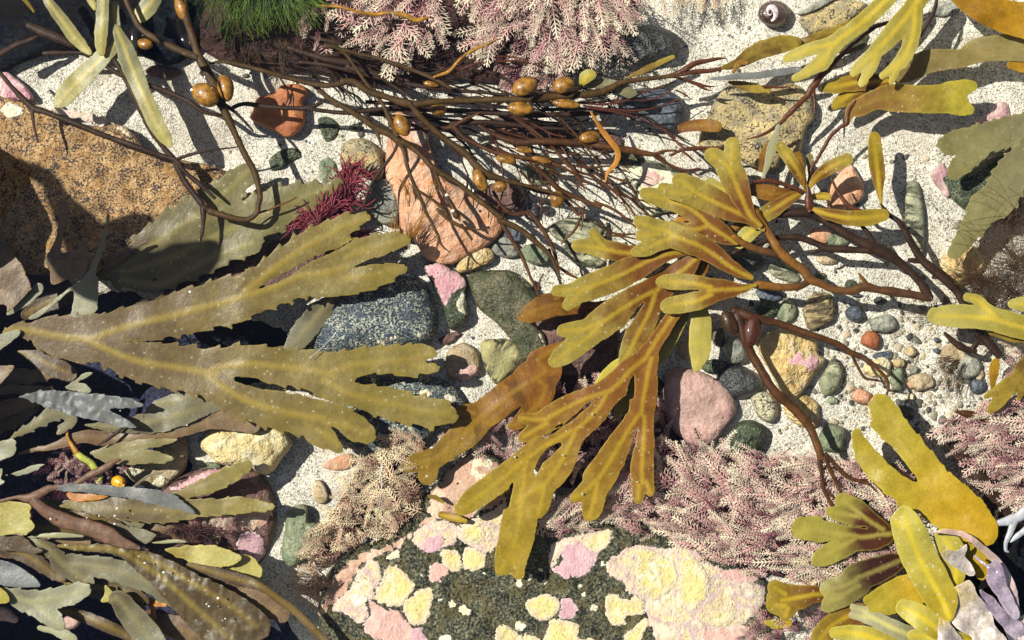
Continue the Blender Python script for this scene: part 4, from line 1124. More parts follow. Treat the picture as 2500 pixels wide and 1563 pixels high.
FB = [
    ('bumpy grey forked blade floating over the deep gap at the left', 'M 220,335,8 400,335,120 560,355,195 750,390,255 950,430,290 1120,450,300|M 1120,400,170 1250,395,165 1400,402,138 1550,415,105 1680,432,36|M 1080,490,210 1200,540,180 1320,590,145 1450,640,105 1600,690,34', 'slate', 118, 130, 2.5, dict(crumple=5)),
    ('olive blade with two saw edged lobes below the bumpy grey one', 'M 120,830,16 300,720,110 450,640,145 600,550,190 720,520,160|M 700,520,150 860,590,140 800,660,120 720,735,90 680,765,40', 'grey', 96, 104, 4.5, {}),
    ('wide grey brown blade lying under the bumpy grey fork', 'M 1010,668,20 1300,680,140 1600,660,220 1900,600,310 2200,520,270 2480,430,200 2800,330,150|M 1750,480,50 1900,420,150 2100,370,170 2300,310,150 2600,240,120', 'grey', 88, 98, 2.0, {}),
    ('long brown ribbon running under the big serrated wrack', 'M 200,1010,16 400,960,50 600,925,80 800,860,130 1000,805,150 1200,820,180 1500,820,150 1800,812,120 2100,765,115 2419,650,165 D 1550,1480,170 1750,1530,120', 'umber', 74, 96, 0, {}),
    ('two lobed olive blade over the brown cream stone', 'M 1080,1000,30 1300,965,130 1500,930,150 |M 1500,920,130 1700,890,118 1900,872,90 2090,838,36|M 1150,1010,110 1300,1035,170 1500,1040,205 1700,1040,185 1900,1060,125 2030,1062,50', 'olive2', 78, 92, 1.5, {}),
    ('long slate grey fork crossing the purple brown rock', 'G 370,452,30 500,448,60 700,462,72 850,482,76 1000,505,84 1150,535,92 1250,572,74 1345,622,26|G 850,470,60 1100,490,50 1230,520,26', 'slate', 118, 122, 1.5, {}),
    ('olive brown blade forked at the end over the purple brown rock', 'G 420,580,16 560,565,90 750,585,150 950,605,165 1150,612,170 1300,600,150|G 1280,600,140 1500,585,125 1700,570,118 1880,582,60|G 1150,560,110 1300,485,80 1450,430,120 1600,360,125 1720,295,80', 'back2', 92, 108, 2.5, {}),
    ('dark blade with a cream midrib under the brown stem, lower left', 'N 560,190,30 780,250,90 1000,290,150 1150,340,170 1300,420,120', 'dark', 82, 90, 0, {}),
    ('narrow pale blade lying along the dark one, lower left', 'N 290,482,8 500,466,56 700,461,52 900,474,12', 'palegrey', 108, 110, 0, {}),
    ('dark navy brown blade with a pale end in the bottom left shade', 'N -60,560,150 120,620,170 250,660,180 400,750,165 550,860,135 660,930,70', 'dark', 92, 84, 2, {}),
    ('large grey green blade with yellow midrib at the bottom left', 'N 290,500,50 450,565,130 570,660,160 660,760,220 760,800,280|N 740,775,230 950,785,220 1200,830,245 1400,900,250 1550,960,200 1700,1050,210 1860,1190,100|N 740,820,220 850,900,190 930,950,120', 'grey', 88, 100, 3, {}),
    ('big dark olive brown double blade reaching the bottom edge', 'N 610,575,30 760,585,70 950,595,90 1150,605,110 1350,665,145 1500,770,190 1700,900,250 1900,1080,330 2100,1260,380 2300,1440,420 2500,1620,450|N 1400,640,120 1600,720,150 1800,830,190 2000,950,220 2250,1090,260 2500,1250,300 2700,1420,320', 'umberdark', 108, 116, 2, dict(crumple=3)),
    ('pale grey blade forked like a fish tail in the bottom left corner', 'N -80,1020,40 60,1060,90 200,1130,220 380,1180,270|N 380,1160,230 550,1130,225 750,1090,215 860,1045,180 920,1005,80|N 380,1200,240 470,1270,230 570,1350,190 630,1420,120', 'palegrey', 112, 118, 3, {}),
    ('broad spotted grey strap running off the bottom edge', 'N 1150,1150,60 1250,1140,190 1350,1270,255 1470,1410,285 1580,1560,300 1650,1700,300', 'grey', 90, 98, 0, dict()),
    ('yellow spotted leaf with a saw edged tip over the mauve crust', 'G 1150,880,16 1300,905,105 1450,922,150 1580,940,115 1655,938,50', 'leaf', 104, 112, 2.5, {}),
    ('yellow olive leaf tip behind the spotted leaf, beside the deep pool', 'G 1320,1005,20 1500,985,150 1680,1000,180 1770,1030,110', 'leaf', 82, 94, 2, {}),
    ('narrow dark ribbon beside the big dark olive double blade', 'G 1310,985,26 1500,1040,80 1700,1100,90 1800,1130,60 2050,1310,56 2250,1508,64 2350,1620,60', 'dark', 112, 118, 0, {}),
    ('thin pale leaf in the gap above the spotted leaf', 'G 1030,836,6 1150,826,28 1230,820,24 1290,826,12', 'palegrey', 96, 98, 1, {}),
    ('very dark strap lying along the bottom left corner', 'N 540,1232,26 750,1275,110 950,1345,130 1150,1430,130 1350,1520,120 1500,1600,110', 'dark', 72, 74, 0, {}),
    ('grey blade at the bottom edge under the fish tail', 'N 420,1440,60 560,1470,80 650,1500,110 760,1560,120', 'palegrey', 76, 80, 1, {}),
    ('dark blade sunk in the blue gap above the bumpy grey fork', 'M -100,160,160 150,90,200 350,100,180 560,60,160 760,0,120', 'umber', -90, -70, 3, {}),
    ('dark sunken blade below the olive two lobed blade, left', 'M -100,700,220 150,600,200 330,480,180 480,350,110', 'umber', -100, -80, 3, {}),
    ('sunken umber blade at the left edge of the blue gap', 'M -60,270,110 150,240,120 350,250,100 600,240,60', 'umber', -60, -80, 2, {}),
    ('sunken dark blade under the narrow pale blade, left of centre', 'D 180,760,80 330,680,130 520,600,150 700,540,160 900,470,120', 'dark', -40, -20, 3, {}),
    ('faint sunken blade in the dark gap beside the serrated wrack root', 'D 130,1020,20 250,1060,100 360,1120,140 480,1170,120', 'dark', -70, -60, 2, {}),
    ('umber blade lying under the large grey green blade', 'N -60,660,60 300,640,150 600,560,170 900,530,120', 'umber', 56, 70, 1, {}),
    ('dim blade below the brown stem and above the big double blade', 'G 650,690,40 900,720,120 1200,755,150 1480,800,110', 'umber', 50, 60, 1, {}),
    ('dark olive blade beneath the large grey green blade tip', 'N 700,960,80 1000,1000,260 1300,1060,260 1500,1150,140', 'umberdark', 62, 66, 2, {}),
    ('brown blade between the big double blade and the bottom edge', 'N 1500,1330,60 1750,1400,220 2000,1480,280 2250,1580,260', 'umber', 36, 44, 0, {}),
    ('umber blade in the left shade below the brown blade corner', 'M -80,520,200 200,430,180 420,385,110', 'umber', -50, -40, 2, {}),
    ('mottled brown blade beside the narrow dark ribbon, near the deep pool', 'G 1230,1080,60 1480,1120,150 1720,1210,180 1960,1330,120', 'umber', 84, 92, 1, {}),
    ('dim brown blade at the left edge above the fish tail', 'G -40,790,120 200,830,150 420,920,110', 'umber', 50, 60, 1, {}),
    ('olive grey blade half hidden under the slate fork', 'G 300,560,60 520,600,130 760,650,150 960,690,100', 'grey', 70, 80, 1, {}),
    ('narrow umber blade along the top of the purple brown rock', 'M 1000,1480,40 1300,1460,90 1600,1480,110 1950,1520,60', 'umber', 84, 88, 0, {}),
    ('dark strip of blade beneath the long brown ribbon', 'G 40,700,60 300,730,110 520,740,110 760,790,90 960,850,40', 'dark', 70, 78, 1, {}),
]
FR['olive2'] = m_frond('tan olive blade', (.24, .20, .09), (.27, .23, .10), (.30, .26, .11), 8, .1, .8, .3, .2, ribk=.4)
FR['back2'] = m_frond('brown olive blade', (.155, .115, .055), (.30, .25, .07), (.30, .23, .07), 10, .35, .95, .4, .22, ribk=.5)
FR['umberdark'] = m_frond('dark olive brown blade', (.088, .06, .028), (.115, .08, .037), (.30, .22, .048), 9, .1, .9, .45, .28, ribk=.8, blot=(.07, .05, .03))
FR['leaf'] = m_frond('spotted yellow leaf', (.30, .22, .04), (.47, .41, .12), (.47, .41, .12), 6, .1, .5, .5, .2, ribk=.1)
for lb, dat, pal, z0, z1, se, kw in FB:
    frond(lb, dat, pal, z0, z1, name='serrated_frond' if se >= 2 else 'seaweed_frond', serr=se * 1.8, period=34, step=3.4, group=GF, **kw)

t = thing('wrack_stalk', 'forked brown stem lying over the blades of the lower left pool', 'seaweed', 0, 1220, 110)
stems('G -40,545,14 60,530,16 120,515,22 220,520,52 330,462,40 420,440,16|G 230,535,56 330,618,66 450,680,76 600,722,86 750,778,88 850,830,60 960,866,24', SM['twig'], 116, t, flat=.45)
t = thing('weed_stalk', 'yellow green curved stalk above the little yellow snail', 'seaweed', 175, 1060, 80)
stems('M 820,650,24 795,740,24 805,820,26 850,910,40 900,990,56', SM['orange'], 92, t, name='upper_stalk')
stems('M 900,990,56 960,1045,66 1065,1110,66 1120,1180,58 1175,1240,34 1182,1300,28 1150,1342,12', SM['green'], 90, t, name='lower_stalk')
for lb, dat in (('pinkish brown twig lying left of the yellow snail', 'M 1425,1080,18 1350,1100,36 1250,1165,56 1050,1270,58 880,1370,44'), ('short dark twig across the brown ribbon at the left', 'M 1460,690,28 1380,760,30 1250,850,26 1150,912,12')):
    o = stems(dat, SM['twig'] if 'pink' in lb else SM['dark'], 104, name='twig')
    tag(o, lb, 'twig')

# ---- top left blades with yellow midribs
t = thing('bladed_wrack', 'olive wrack with narrow yellow ribbed blades at the top left', 'seaweed', 270, 30, 120)
blade('A 300,-60,60 340,20,66 400,100,84 460,180,92 520,260,88 580,330,72 620,365,44', FR['strap'] if 'strap' in FR else FR.setdefault('strap', m_frond('yellow ribbed olive strap', (.20, .20, .11), (.36, .32, .10), (.55, .44, .11), 6, .1, .95, .3, .15)), 128, 118, t, step=3)
blade('A 720,-40,90 712,80,88 706,200,96 700,290,88 705,360,60', FR['strap'], 134, 130, t, step=3)
blade('A 790,40,70 800,160,70 810,250,70|A 830,240,80 770,330,110 680,430,122 590,520,138 500,610,140 440,680,118 410,715,70', FR['strap'], 124, 112, t, step=3)
blade('A 810,200,60 860,320,110 900,430,136 940,530,128 990,650,118 1040,760,118 1090,870,112 1140,950,92 1175,1000,54', FR['strap'], 122, 118, t, step=3)
blade('A 1080,-40,120 1040,30,130 990,90,120 960,130,70', FR['strap'], 112, 108, t, step=3)
blade('A 610,-30,50 640,20,56 655,60,30', FR['strap'], 110, 108, t, step=3)
frond('thin tan leaf tip at the very top left', 'A 150,-20,30 190,20,24 235,80,10', 'olivebrown', 110, 100, step=3)
t = thing('wrack_stalk', 'dark brown stem slanting from the upper left over the sand', 'seaweed', 0, 170, 110)
stems('A 190,175,34 290,220,52 400,265,50 520,320,36|A -20,390,40 100,320,34 250,260,22|A 300,370,26 450,368,26 600,365,20', SM['dark'], 96, t)

# ---- the knotted wrack: long stems with air bladders
t = thing('knotted_wrack', 'brown knotted wrack stem with two big shiny bladders and a hooked loop, upper left', 'seaweed', 540, 200, 140)
stems('A 1240,-40,36 1285,90,44 1330,230,40 1370,370,42 1410,450,50 1470,560,54 1520,680,52 1555,760,42 1620,900,36 1700,1070,34 1770,1200,32 1805,1350,30 1795,1430,28 D 1790,50,28 1745,92,26 1680,102,26 1560,78,28 1450,40,34'
      '|A 1370,400,38 1250,350,34 1100,280,32 980,200,30 920,100,28 865,-20,26', SM['knot'], 146, t, dz=-14)
stems('D 1450,40,28 1415,20,36 1415,90,24 1408,180,18 1396,250,8|A 1520,700,20 1620,770,18 1690,835,15 1762,915,10', SM['dark'], 124, t, name='side_branch')
ball('A 1430,660,105 78', SM['bladder'], 150, t, ang=28)
ball('A 1567,612,58 96', SM['bladder'], 146, t, ang=-8)
ball('A 1008,305,56 38', SM['bladder'], 148, t, ang=15)
ball('A 1262,55,46 90', SM['bladder'], 140, t, ang=-12)
t = thing('knotted_wrack', 'long dark wrack stem arching under the yellow ribbed blade to a Y fork, upper left', 'seaweed', 290, 140, 110)
stems('A 780,390,22 850,510,28 920,645,28 990,790,28 1040,890,28 1140,1030,28 1210,1115,32 1290,1270,32 1390,1400,32 D 1412,10,28|A 720,450,20 840,520,26 960,570,26 1070,605,28 1190,650,28 1310,705,26 1420,780,20 1550,805,12', SM['dark'], 112, t)
t = thing('knotted_wrack', 'long dark wrack stem crossing the granite slab from the left edge', 'seaweed', 0, 175, 110)
stems('A -30,470,18 20,530,22 100,625,26 225,748,32 300,775,30 400,812,29 540,865,29 700,932,30 850,985,30 1000,1040,28 1130,1085,26 1220,1115,26 1290,1200,24 1400,1290,24 1495,1380,14|A 222,745,24 232,850,16 250,930,12 266,995,5|A 1215,1110,20 1280,1088,18 1380,1060,14 1500,1040,12 1655,1022,7', SM['dark'], 118, t)
o = stems('D 1700,110,7 1790,60,10 1850,40,12 1900,20,12 A 2062,1372,7', SM['warm'], 120, name='wrack_stalk'); tag(o, 'thin reddish stem lying on the olive serrated blade', 'seaweed')

t = thing('knotted_wrack', 'main knotted wrack stem running across the top with six bladders', 'seaweed', 1000, 230, 130)
stems('A 1440,445,10 1560,432,18 1750,472,22 2000,542,24 2200,590,28 2300,592,28 2400,575,28 B 90,568,32 180,570,32 280,635,36 400,672,34 570,722,40 750,708,32 1000,696,30 1300,692,34 1600,670,36 1850,650,36 1960,618,34 2050,572,30 2200,550,26 2419,528,22'
      '|B 570,715,38 610,770,34 690,855,32 800,952,30 950,1062,32 1030,1150,42 1100,1212,46 1190,1240,30 1300,1270,22 1500,1322,17 1650,1372,14 1740,1430,10 1795,1490,6', SM['knot'], 140, t, dz=-6)
stems('A 2180,590,26 2280,680,26 2350,740,24 B 20,690,26 110,745,28 250,830,32 330,888,34 440,938,38 500,985,38|B 330,885,24 352,950,15 375,1030,5'
      '|B 500,980,32 570,1015,30 650,1080,26 740,1172,30 900,1270,26 1000,1350,26 1100,1430,28 1200,1510,30 E 1215,110,28 1350,180,28 1450,262,26 1540,345,22 1585,430,16 1622,515,7'
      '|B 490,985,26 530,1050,22 560,1180,18 620,1325,20 662,1420,18 700,1508,15 E 705,90,15 750,180,16 772,235,14 755,300,10 743,362,5|E 770,232,12 800,290,9 852,332,4'
      '|B 620,1322,18 720,1382,14 800,1450,16 830,1500,16 E 760,30,15 830,95,17 900,140,18 970,167,14 1072,176,6|E 930,140,16 970,195,14 1005,245,12'
      '|B 735,1165,26 765,1250,22 800,1330,22 860,1420,26 895,1500,36 E 895,60,26 918,110,8', SM['knot'], 122, t, name='side_branch')
stems('A 1620,745,22 1700,722,24 1900,746,22 2120,752,24 2220,722,20 2292,668,9|A 2120,750,22 2250,772,22 2400,785,24 B 150,785,26 300,765,22 500,745,14', SM['dark'], 106, t, name='side_branch')
for sp, a in (('B 1372,600,96 66', -18), ('B 1640,592,80 58', -12), ('B 1340,755,92 46', 6), ('B 1658,722,100 32', 8), ('B 1060,1255,82 46', 62), ('B 1200,1298,46 40', 20)):
    ball(sp, SM['bladder'], 148, t, ang=a)
t = thing('knotted_wrack', 'slim knotted wrack stem coming down from the upper left of the tangle', 'seaweed', 820, 120, 120)
stems('B -20,322,26 60,330,26 130,382,20 200,480,18 270,580,18 330,652,20 380,722,20 432,832,26 480,935,30|B 60,335,20 200,372,18 330,400,18 500,455,20 650,512,20 760,560,20 850,612,18', SM['knot'], 132, t)
ball('B 517,872,80 56', SM['bladder'], 138, t, ang=62)
t = thing('knotted_wrack', 'lower knotted wrack with small slim bladders in the middle of the tangle', 'seaweed', 1090, 300, 110)
stems('B 580,902,14 720,893,18 830,890,20 875,885,26 940,950,20 1050,1012,20 1180,1065,24 1280,1085,24 1420,1105,20 1550,1132,16 1700,1200,12 1760,1270,9 1792,1335,4|B 870,882,20 950,832,18 1065,778,9'
      '|B 1050,870,18 1150,930,28 1320,990,38 1500,982,34 1700,992,30 1900,1012,32 2080,1042,34 2250,1072,22 2330,1050,16 2419,1045,10|B 2250,1070,20 2340,1132,14 2440,1180,8', SM['warm'], 104, t)
for sp, a in (('B 1242,1108,74 32', 12), ('B 1362,1042,64 24', 8), ('B 1485,1112,72 22', 14), ('B 1820,955,78 42', -6), ('B 1595,1385,50 60', 10)):
    ball(sp, SM['bladder'], 112, t, ang=a)
t = thing('knotted_wrack', 'dark wrack stems bundled under the main stem along the top', 'seaweed', 830, 170, 80)
stems('B -200,430,18 0,455,20 200,502,22 500,572,22 800,622,20 1050,642,18 1260,662,14|B -100,380,16 150,400,20 400,560,18 600,690,14|A 2000,330,30 2250,410,36 2419,440,40 B 150,470,40 350,520,34 560,600,26'
      '|B 300,760,18 600,760,26 900,770,30 1200,790,28 1500,800,30 1750,790,24 2000,780,18|B 850,860,22 1100,850,26 1400,880,22 1700,900,14 |A 2100,250,18 2350,300,26 B 120,330,22', SM['dark'], 88, t)
ball('B 770,762,60 42', SM['bladder'], 100, t, ang=5)
ball('B 720,585,55 22', SM['bladder'], 96, t, ang=8)
t = thing('wrack_stalk', 'fan of thin dark stems running down to the yellow wrack tips', 'seaweed', 1300, 300, 100)
stems('B 1290,800,10 1450,922,15 1560,1020,17 1640,1112,18 1720,1192,15 1810,1275,10|B 1400,1130,10 1470,1185,20 1540,1245,28 1620,1325,28 1760,1385,22 1900,1440,18 E 1850,-20,16 2000,40,14 2140,155,9'
      '|B 1640,1110,12 1740,1190,12 1850,1232,13 1980,1320,16 2080,1420,14 2150,1520,10|B 1500,1090,8 1700,1150,12 1830,1165,12 1960,1155,10 2100,1200,8|B 1840,1160,8 1950,1220,10 2060,1260,14|J 750,470,18 800,540,24 850,620,16 892,690,7', SM['warm'], 98, t)
t = thing('wrack_stalk', 'bundle of reddish stems falling toward the mossy stone', 'seaweed', 1300, 470, 90)
stems('B 1290,1265,10 1450,1330,14 1580,1350,18 1680,1420,18 1740,1490,16 E 1760,30,14 1775,90,10 1760,180,6|E 1770,60,10 1710,180,16 1620,275,6|B 1150,1330,14 1200,1420,18 1290,1490,22 E 1400,60,24 1480,150,22 1545,260,20 1580,350,16 1600,430,12 1612,500,8'
      '|E 1190,100,22 1240,180,22 1310,290,22 1360,380,20 1400,480,16 1440,570,14 1470,640,10|E 1540,310,16 1570,400,14 1660,470,16 1745,515,10|E 1820,110,9 1940,180,10 2040,205,12 2150,205,8|E 1870,230,6 2000,215,10 2150,240,7|E 1500,480,8 1470,540,9 1470,590,9', SM['warm'], 96, t)
t = thing('wrack_stalk', 'maroon strands trailing from the bladders along the right of the main stem', 'seaweed', 1420, 260, 110)
stems('B 1750,715,14 1900,725,10 2060,705,9 2200,640,8 2419,570,7|B 1780,735,12 1950,760,12 2150,770,10 2300,740,8 2440,690,7|B 1760,720,9 2000,700,8 2250,690,7 2400,620,6|B 1800,750,10 2050,790,9 2250,860,8 2419,960,8|B 1290,800,9 1420,860,9 1560,930,8 1650,950,8', SM['maroon'], 108, t)
def loose(label, n, x0, x1, y0, y1, a0, a1, l0, l1, w, z, mat):
    acc = Acc()
    for k in range(n):
        x, y = rnd.uniform(x0, x1), rnd.uniform(y0, y1)
        a, L = math.radians(rnd.uniform(a0, a1)), rnd.uniform(l0, l1)
        m = 14
        cv = rnd.gauss(0, .65)
        row = []
        ww = w * rnd.uniform(.5, 1.3)
        zz = z + rnd.uniform(-22, 22)
        for q in range(m + 1):
            u = q / m
            row.append((x, y, zz + 7 * math.sin(3 * u + k), max(.7, ww * .5 * (1 - .7 * u))))
            a += cv / m + rnd.gauss(0, .09)
            x += math.cos(a) * L / m
            y += math.sin(a) * L / m
            if q in (6, 10) and rnd.random() < .5:
                b = a + rnd.choice((-.5, .5))
                V, F = tube_geo([(x, y, zz, ww * .32), (x + math.cos(b) * L * .1, y + math.sin(b) * L * .1, zz + 2, ww * .25), (x + math.cos(b + .2) * L * .2, y + math.sin(b + .2) * L * .2, zz, .6)], 6, .7)
                acc.add(V, F, np.repeat([.4, .7, 1], 6))
        V, F = tube_geo(row, 6, .6)
        acc.add(V, F, np.repeat(np.linspace(0, 1, m + 1), 6))
    return tag(acc.done('wrack_stalk', mat), label, 'seaweed')


loose('dense mat of dark strands shaded under the main knotted stem', 24, 860, 1330, 150, 285, -4, 22, 200, 420, 9, 62, SM['dark'])
loose('spray of thin red brown strands spreading right of the orange ribbon', 15, 1180, 1430, 240, 400, 5, 48, 150, 330, 7, 84, SM['warm'])
loose('loose maroon threads falling between the salmon slab and the yellow wrack', 9, 1120, 1420, 330, 520, 25, 70, 120, 260, 6, 80, SM['maroon'])
loose('dark strands matted along the top under the pink tufts', 22, 480, 1050, 60, 170, -6, 16, 160, 340, 9, 62, SM['dark'])
o = stems('B 735,535,18 850,492,18 920,412,16 1020,342,14 1120,300,10 1205,258,5', SM['orange'], 140, name='wrack_stalk'); tag(o, 'bright orange stem rising to the edge of the pink tufts', 'seaweed')
o = stems('B 850,515,8 950,472,11 1080,432,12 1250,425,11 1420,432,9 1545,462,5|B 1080,430,9 1180,396,9 1320,402,8 1440,442,5', SM['maroon'], 128, name='wrack_stalk'); tag(o, 'forked maroon strand below the big pink tuft', 'seaweed')
o = stems('B -60,40,14 20,42,16 90,48,16 250,92,18 350,98,16 450,90,20 540,110,26 620,142,26 700,120,10', SM['orange'], 120, name='wrack_stalk', flat=.5); tag(o, 'flat orange ribbon stem across the top of the pink tufts', 'seaweed')
frond('rust orange ribbon curling down through the stem tangle', 'B 1830,780,14 1890,880,32 1955,970,40 2015,1050,40 2005,1130,34 1945,1200,24 1930,1265,10', 'rust', 118, 108, step=2.5, rough=.8)
o = stems('E -20,20,10 B 490,990,14 440,1090,17 360,1200,16 290,1310,14 230,1510,9', SM['dark'], 118, name='wrack_stalk') if 0 else stems('B 492,985,14 440,1090,17 360,1200,16 290,1310,14 228,1515,9', SM['dark'], 112, name='wrack_stalk'); tag(o, 'dark stem slanting down to the crimson weed', 'seaweed')
t = thing('wrack', 'small pale green wrack leaves beside the last bladder of the main stem', 'seaweed', 1450, 200, 110)
blade('B 1760,590,20 1780,560,60 1800,530,90 1840,520,60', FR['pale'], 128, 132, t, step=3)
blade('B 1760,600,30 1900,580,70 2000,600,80 2080,640,80 2125,650,50', FR['grey'], 112, 118, t, step=3)
frond('feathery tan weed sprig beside the black boulder', 'B 2080,540,10 2180,500,40 2300,440,44 2400,395,30', 'olivebrown', 70, 76, step=3, serr=4, period=9)

# ---- brown bladed plant joining the main stem at the upper right
t = thing('bladed_wrack', 'olive brown blades at the right end of the main stem', 'seaweed', 1660, 180, 110)
stems('C -60,530,22 30,505,28 110,455,30 200,425,24 290,410,16 352,405,5|C 20,520,18 130,500,26 250,490,24 350,470,16|C -20,530,12 100,568,17 200,598,14 272,602,5|C 100,560,12 180,610,14 238,632,5|C 600,600,9 700,606,12 795,604,5|C 0,628,8 60,655,9 105,690,4', SM['red'], 112, t)
blade('C 330,470,30 430,440,70 550,365,118 680,320,126 780,300,110 850,290,60', FR['olivebrown'], 118, 122, t, step=3)
blade('C 820,310,50 920,280,60 1030,240,60 1120,200,50 1200,155,24', FR['olivebrown'], 108, 112, t, step=3)
blade('C 230,552,16 400,535,40 600,520,52 800,492,46 870,480,20', FR['slate'], 122, 126, t, step=3)
blade('C 370,570,20 460,595,60 560,615,66 630,620,40 650,645,16', FR['olivebrown'], 100, 104, t, step=3)
blade('C 400,500,20 440,440,40 500,440,20', FR['brown'], 124, 126, t, step=3)
frond('short brown blade pointing right over the yellow granite stone', 'C 40,890,60 130,870,80 220,870,90 285,880,80', 'brown', 84, 92, step=3)
t = thing('wrack_stalk', 'small forked red stem beside the yellow granite stone', 'seaweed', 1650, 360, 80)
stems('C -40,1080,14 60,1040,20 200,1030,20 340,1025,10|C 30,1040,14 90,1085,11 145,1130,4|C -20,960,10 20,1000,14 60,1035,16|J 760,200,24 900,205,26 1060,235,24 1180,330,20 1320,385,24 1410,385,18 1495,362,6|J 1410,390,14 1450,425,11 1510,462,4|J 1160,20,14 1240,90,14 1330,165,14', SM['red'], 100, t)

# ---- pale yellow wrack, top right
t = thing('yellow_wrack', 'bright pale yellow forked wrack hanging from the top edge, right', 'seaweed', 2080, 60, 140)
blade('C 1530,-90,120 1480,-20,120 1400,60,120 1280,170,120 1150,262,120 1080,325,130|C 1090,305,110 960,335,92 850,372,88 770,408,62|C 1080,330,110 1030,430,105 985,470,70|C 1040,400,110 930,490,84 830,545,54', FR['pale'], 152, 140, t, step=3)
blade('C 1760,-90,130 1700,-20,130 1640,65,132 1560,170,150 1480,265,140 1420,330,120|C 1420,320,110 1350,395,92 1280,460,82 1232,512,52|C 1400,370,80 1350,480,84 1300,560,60 1288,585,40|C 1660,60,110 1655,200,112 1620,330,112 1570,430,100|C 1570,420,80 1500,480,72 1435,530,50|C 1550,430,80 1520,510,66 1495,572,42', FR['pale'], 146, 134, t, step=3)
stems('C 1475,155,18 1380,190,24 1250,290,18 1130,402,26 1040,492,38 960,590,36 900,680,30 810,772,26 715,865,20|C 955,620,20 966,720,14 960,795,5|C 720,860,18 610,935,15 490,968,5', SM['red'], 122, t)
o = stems('C 1815,-40,14 1800,60,22 1760,145,20 1702,255,14', SM['dark'], 130, name='wrack_stalk'); tag(o, 'short dark stem at the top edge right of the pale yellow wrack', 'seaweed')
t = thing('yellow_wrack', 'olive wrack with a wide notched blade and a thin curving stem, upper right', 'seaweed', 2070, 300, 110)
stems('C 1250,700,10 1200,790,20 1185,860,22 1130,892,20 1060,972,17 1000,1080,17 945,1170,17 918,1300,14', SM['red'], 106, t)
blade('C 1185,875,18 1215,780,80 1290,740,130 1400,690,140 1500,680,190 1680,690,195 1850,685,200 1930,665,190|C 1900,640,150 2000,610,115 2060,595,70|C 1900,710,160 1990,745,120 2040,765,70', FR['notch'] if 'notch' in FR else FR.setdefault('notch', m_frond('brown to olive notched blade', (.25, .13, .03), (.37, .31, .03), (.34, .27, .04), 8, .25, .95, .3, .25, ribk=.3)), 104, 116, t, step=3)
blade('C 1480,560,60 1380,570,110 1250,575,118 1120,600,100 1040,610,60', FR['ochre'], 96, 104, t, step=3)
blade('C 1330,610,60 1230,650,100 1150,700,95 1105,738,56', FR['ochre'], 88, 92, t, step=3)
frond('thin see through olive blade curving to the right edge', 'C 1540,560,40 1620,500,130 1720,440,170 1850,415,150 2000,405,130 2100,350,170 2300,330,190 2480,320,230', 'veil', 78, 100, step=4)
frond('amber brown kelp piece in the top right corner', 'C 1880,-90,60 1990,-10,130 2120,50,200 2280,110,230 2520,170,260', 'amber', 128, 134, step=4, wave=9)
frond('amber kelp edge at the right border below the corner piece', 'C 2560,420,120 2440,450,110 2330,450,60', 'amber', 104, 100, step=4)
frond('grey olive serrated blade with three ragged tips at the right edge', 'C 2620,860,260 2450,890,230 2300,920,220 2150,960,220 2000,985,190 1900,1010,150|C 2100,1010,200 2000,1130,160 1940,1190,110|C 1950,960,110 1850,990,80', 'greyolive', 84, 96, step=3.5, serr=9, period=22, name='serrated_frond')
frond('long grey olive serrated blade slanting down at the right edge', 'C 2640,940,200 2480,1060,250 2330,1230,270 2240,1380,260 F 2150,20,240 2080,130,190 2000,240,140 1940,330,100', 'greyolive', 92, 102, step=3.5, serr=9, period=22, name='serrated_frond')
frond('single paddle shaped yellow leaf standing on a red stalk over the sand', 'C 1432,1450,9 1422,1370,26 1412,1300,66 1402,1190,104 1388,1060,104 1380,960,86', 'ochre', 104, 124, step=3)
t = thing('yellow_wrack', 'rosette of small yellow brown blades right of the central wrack', 'seaweed', 1970, 460, 120)
for dat, pal, z in (('C 905,1310,26 860,1210,76 790,1100,92 730,1020,76', 'fucus', 138), ('C 930,1300,20 990,1220,70 1090,1155,100 1190,1108,88', 'fucus', 134), ('C 895,1310,14 870,1170,60 845,1085,62', 'brown', 130),
                    ('C 900,1325,20 800,1375,84 700,1440,112 610,1500,110 F 560,130,90', 'fucus', 128), ('C 870,1330,16 770,1350,86 650,1342,112 545,1318,90', 'brown', 122),
                    ('F 935,20,16 1040,62,76 1190,90,104 1340,90,116 1440,72,86', 'ochre', 132), ('C 595,1250,10 640,1140,50 672,1010,62 712,880,34', 'palegrey', 130), ('C 590,1180,40 610,1080,60 650,990,30', 'brown', 118),
                    ('C 960,1365,40 1030,1365,58 1060,1365,46', 'ochre', 112), ('C 950,1280,20 935,1160,50 930,1095,56', 'back', 112)):
    blade(dat, FR[pal], z - 10, z, t, step=3)
stems('C 870,1330,22 780,1290,20 640,1255,22 540,1265,12|C 920,1300,20 925,1380,40 930,1450,44|C 1080,1240,10 1130,1340,18 1190,1420,24 1245,1455,20 1330,1470,12', SM['red'], 122, t)

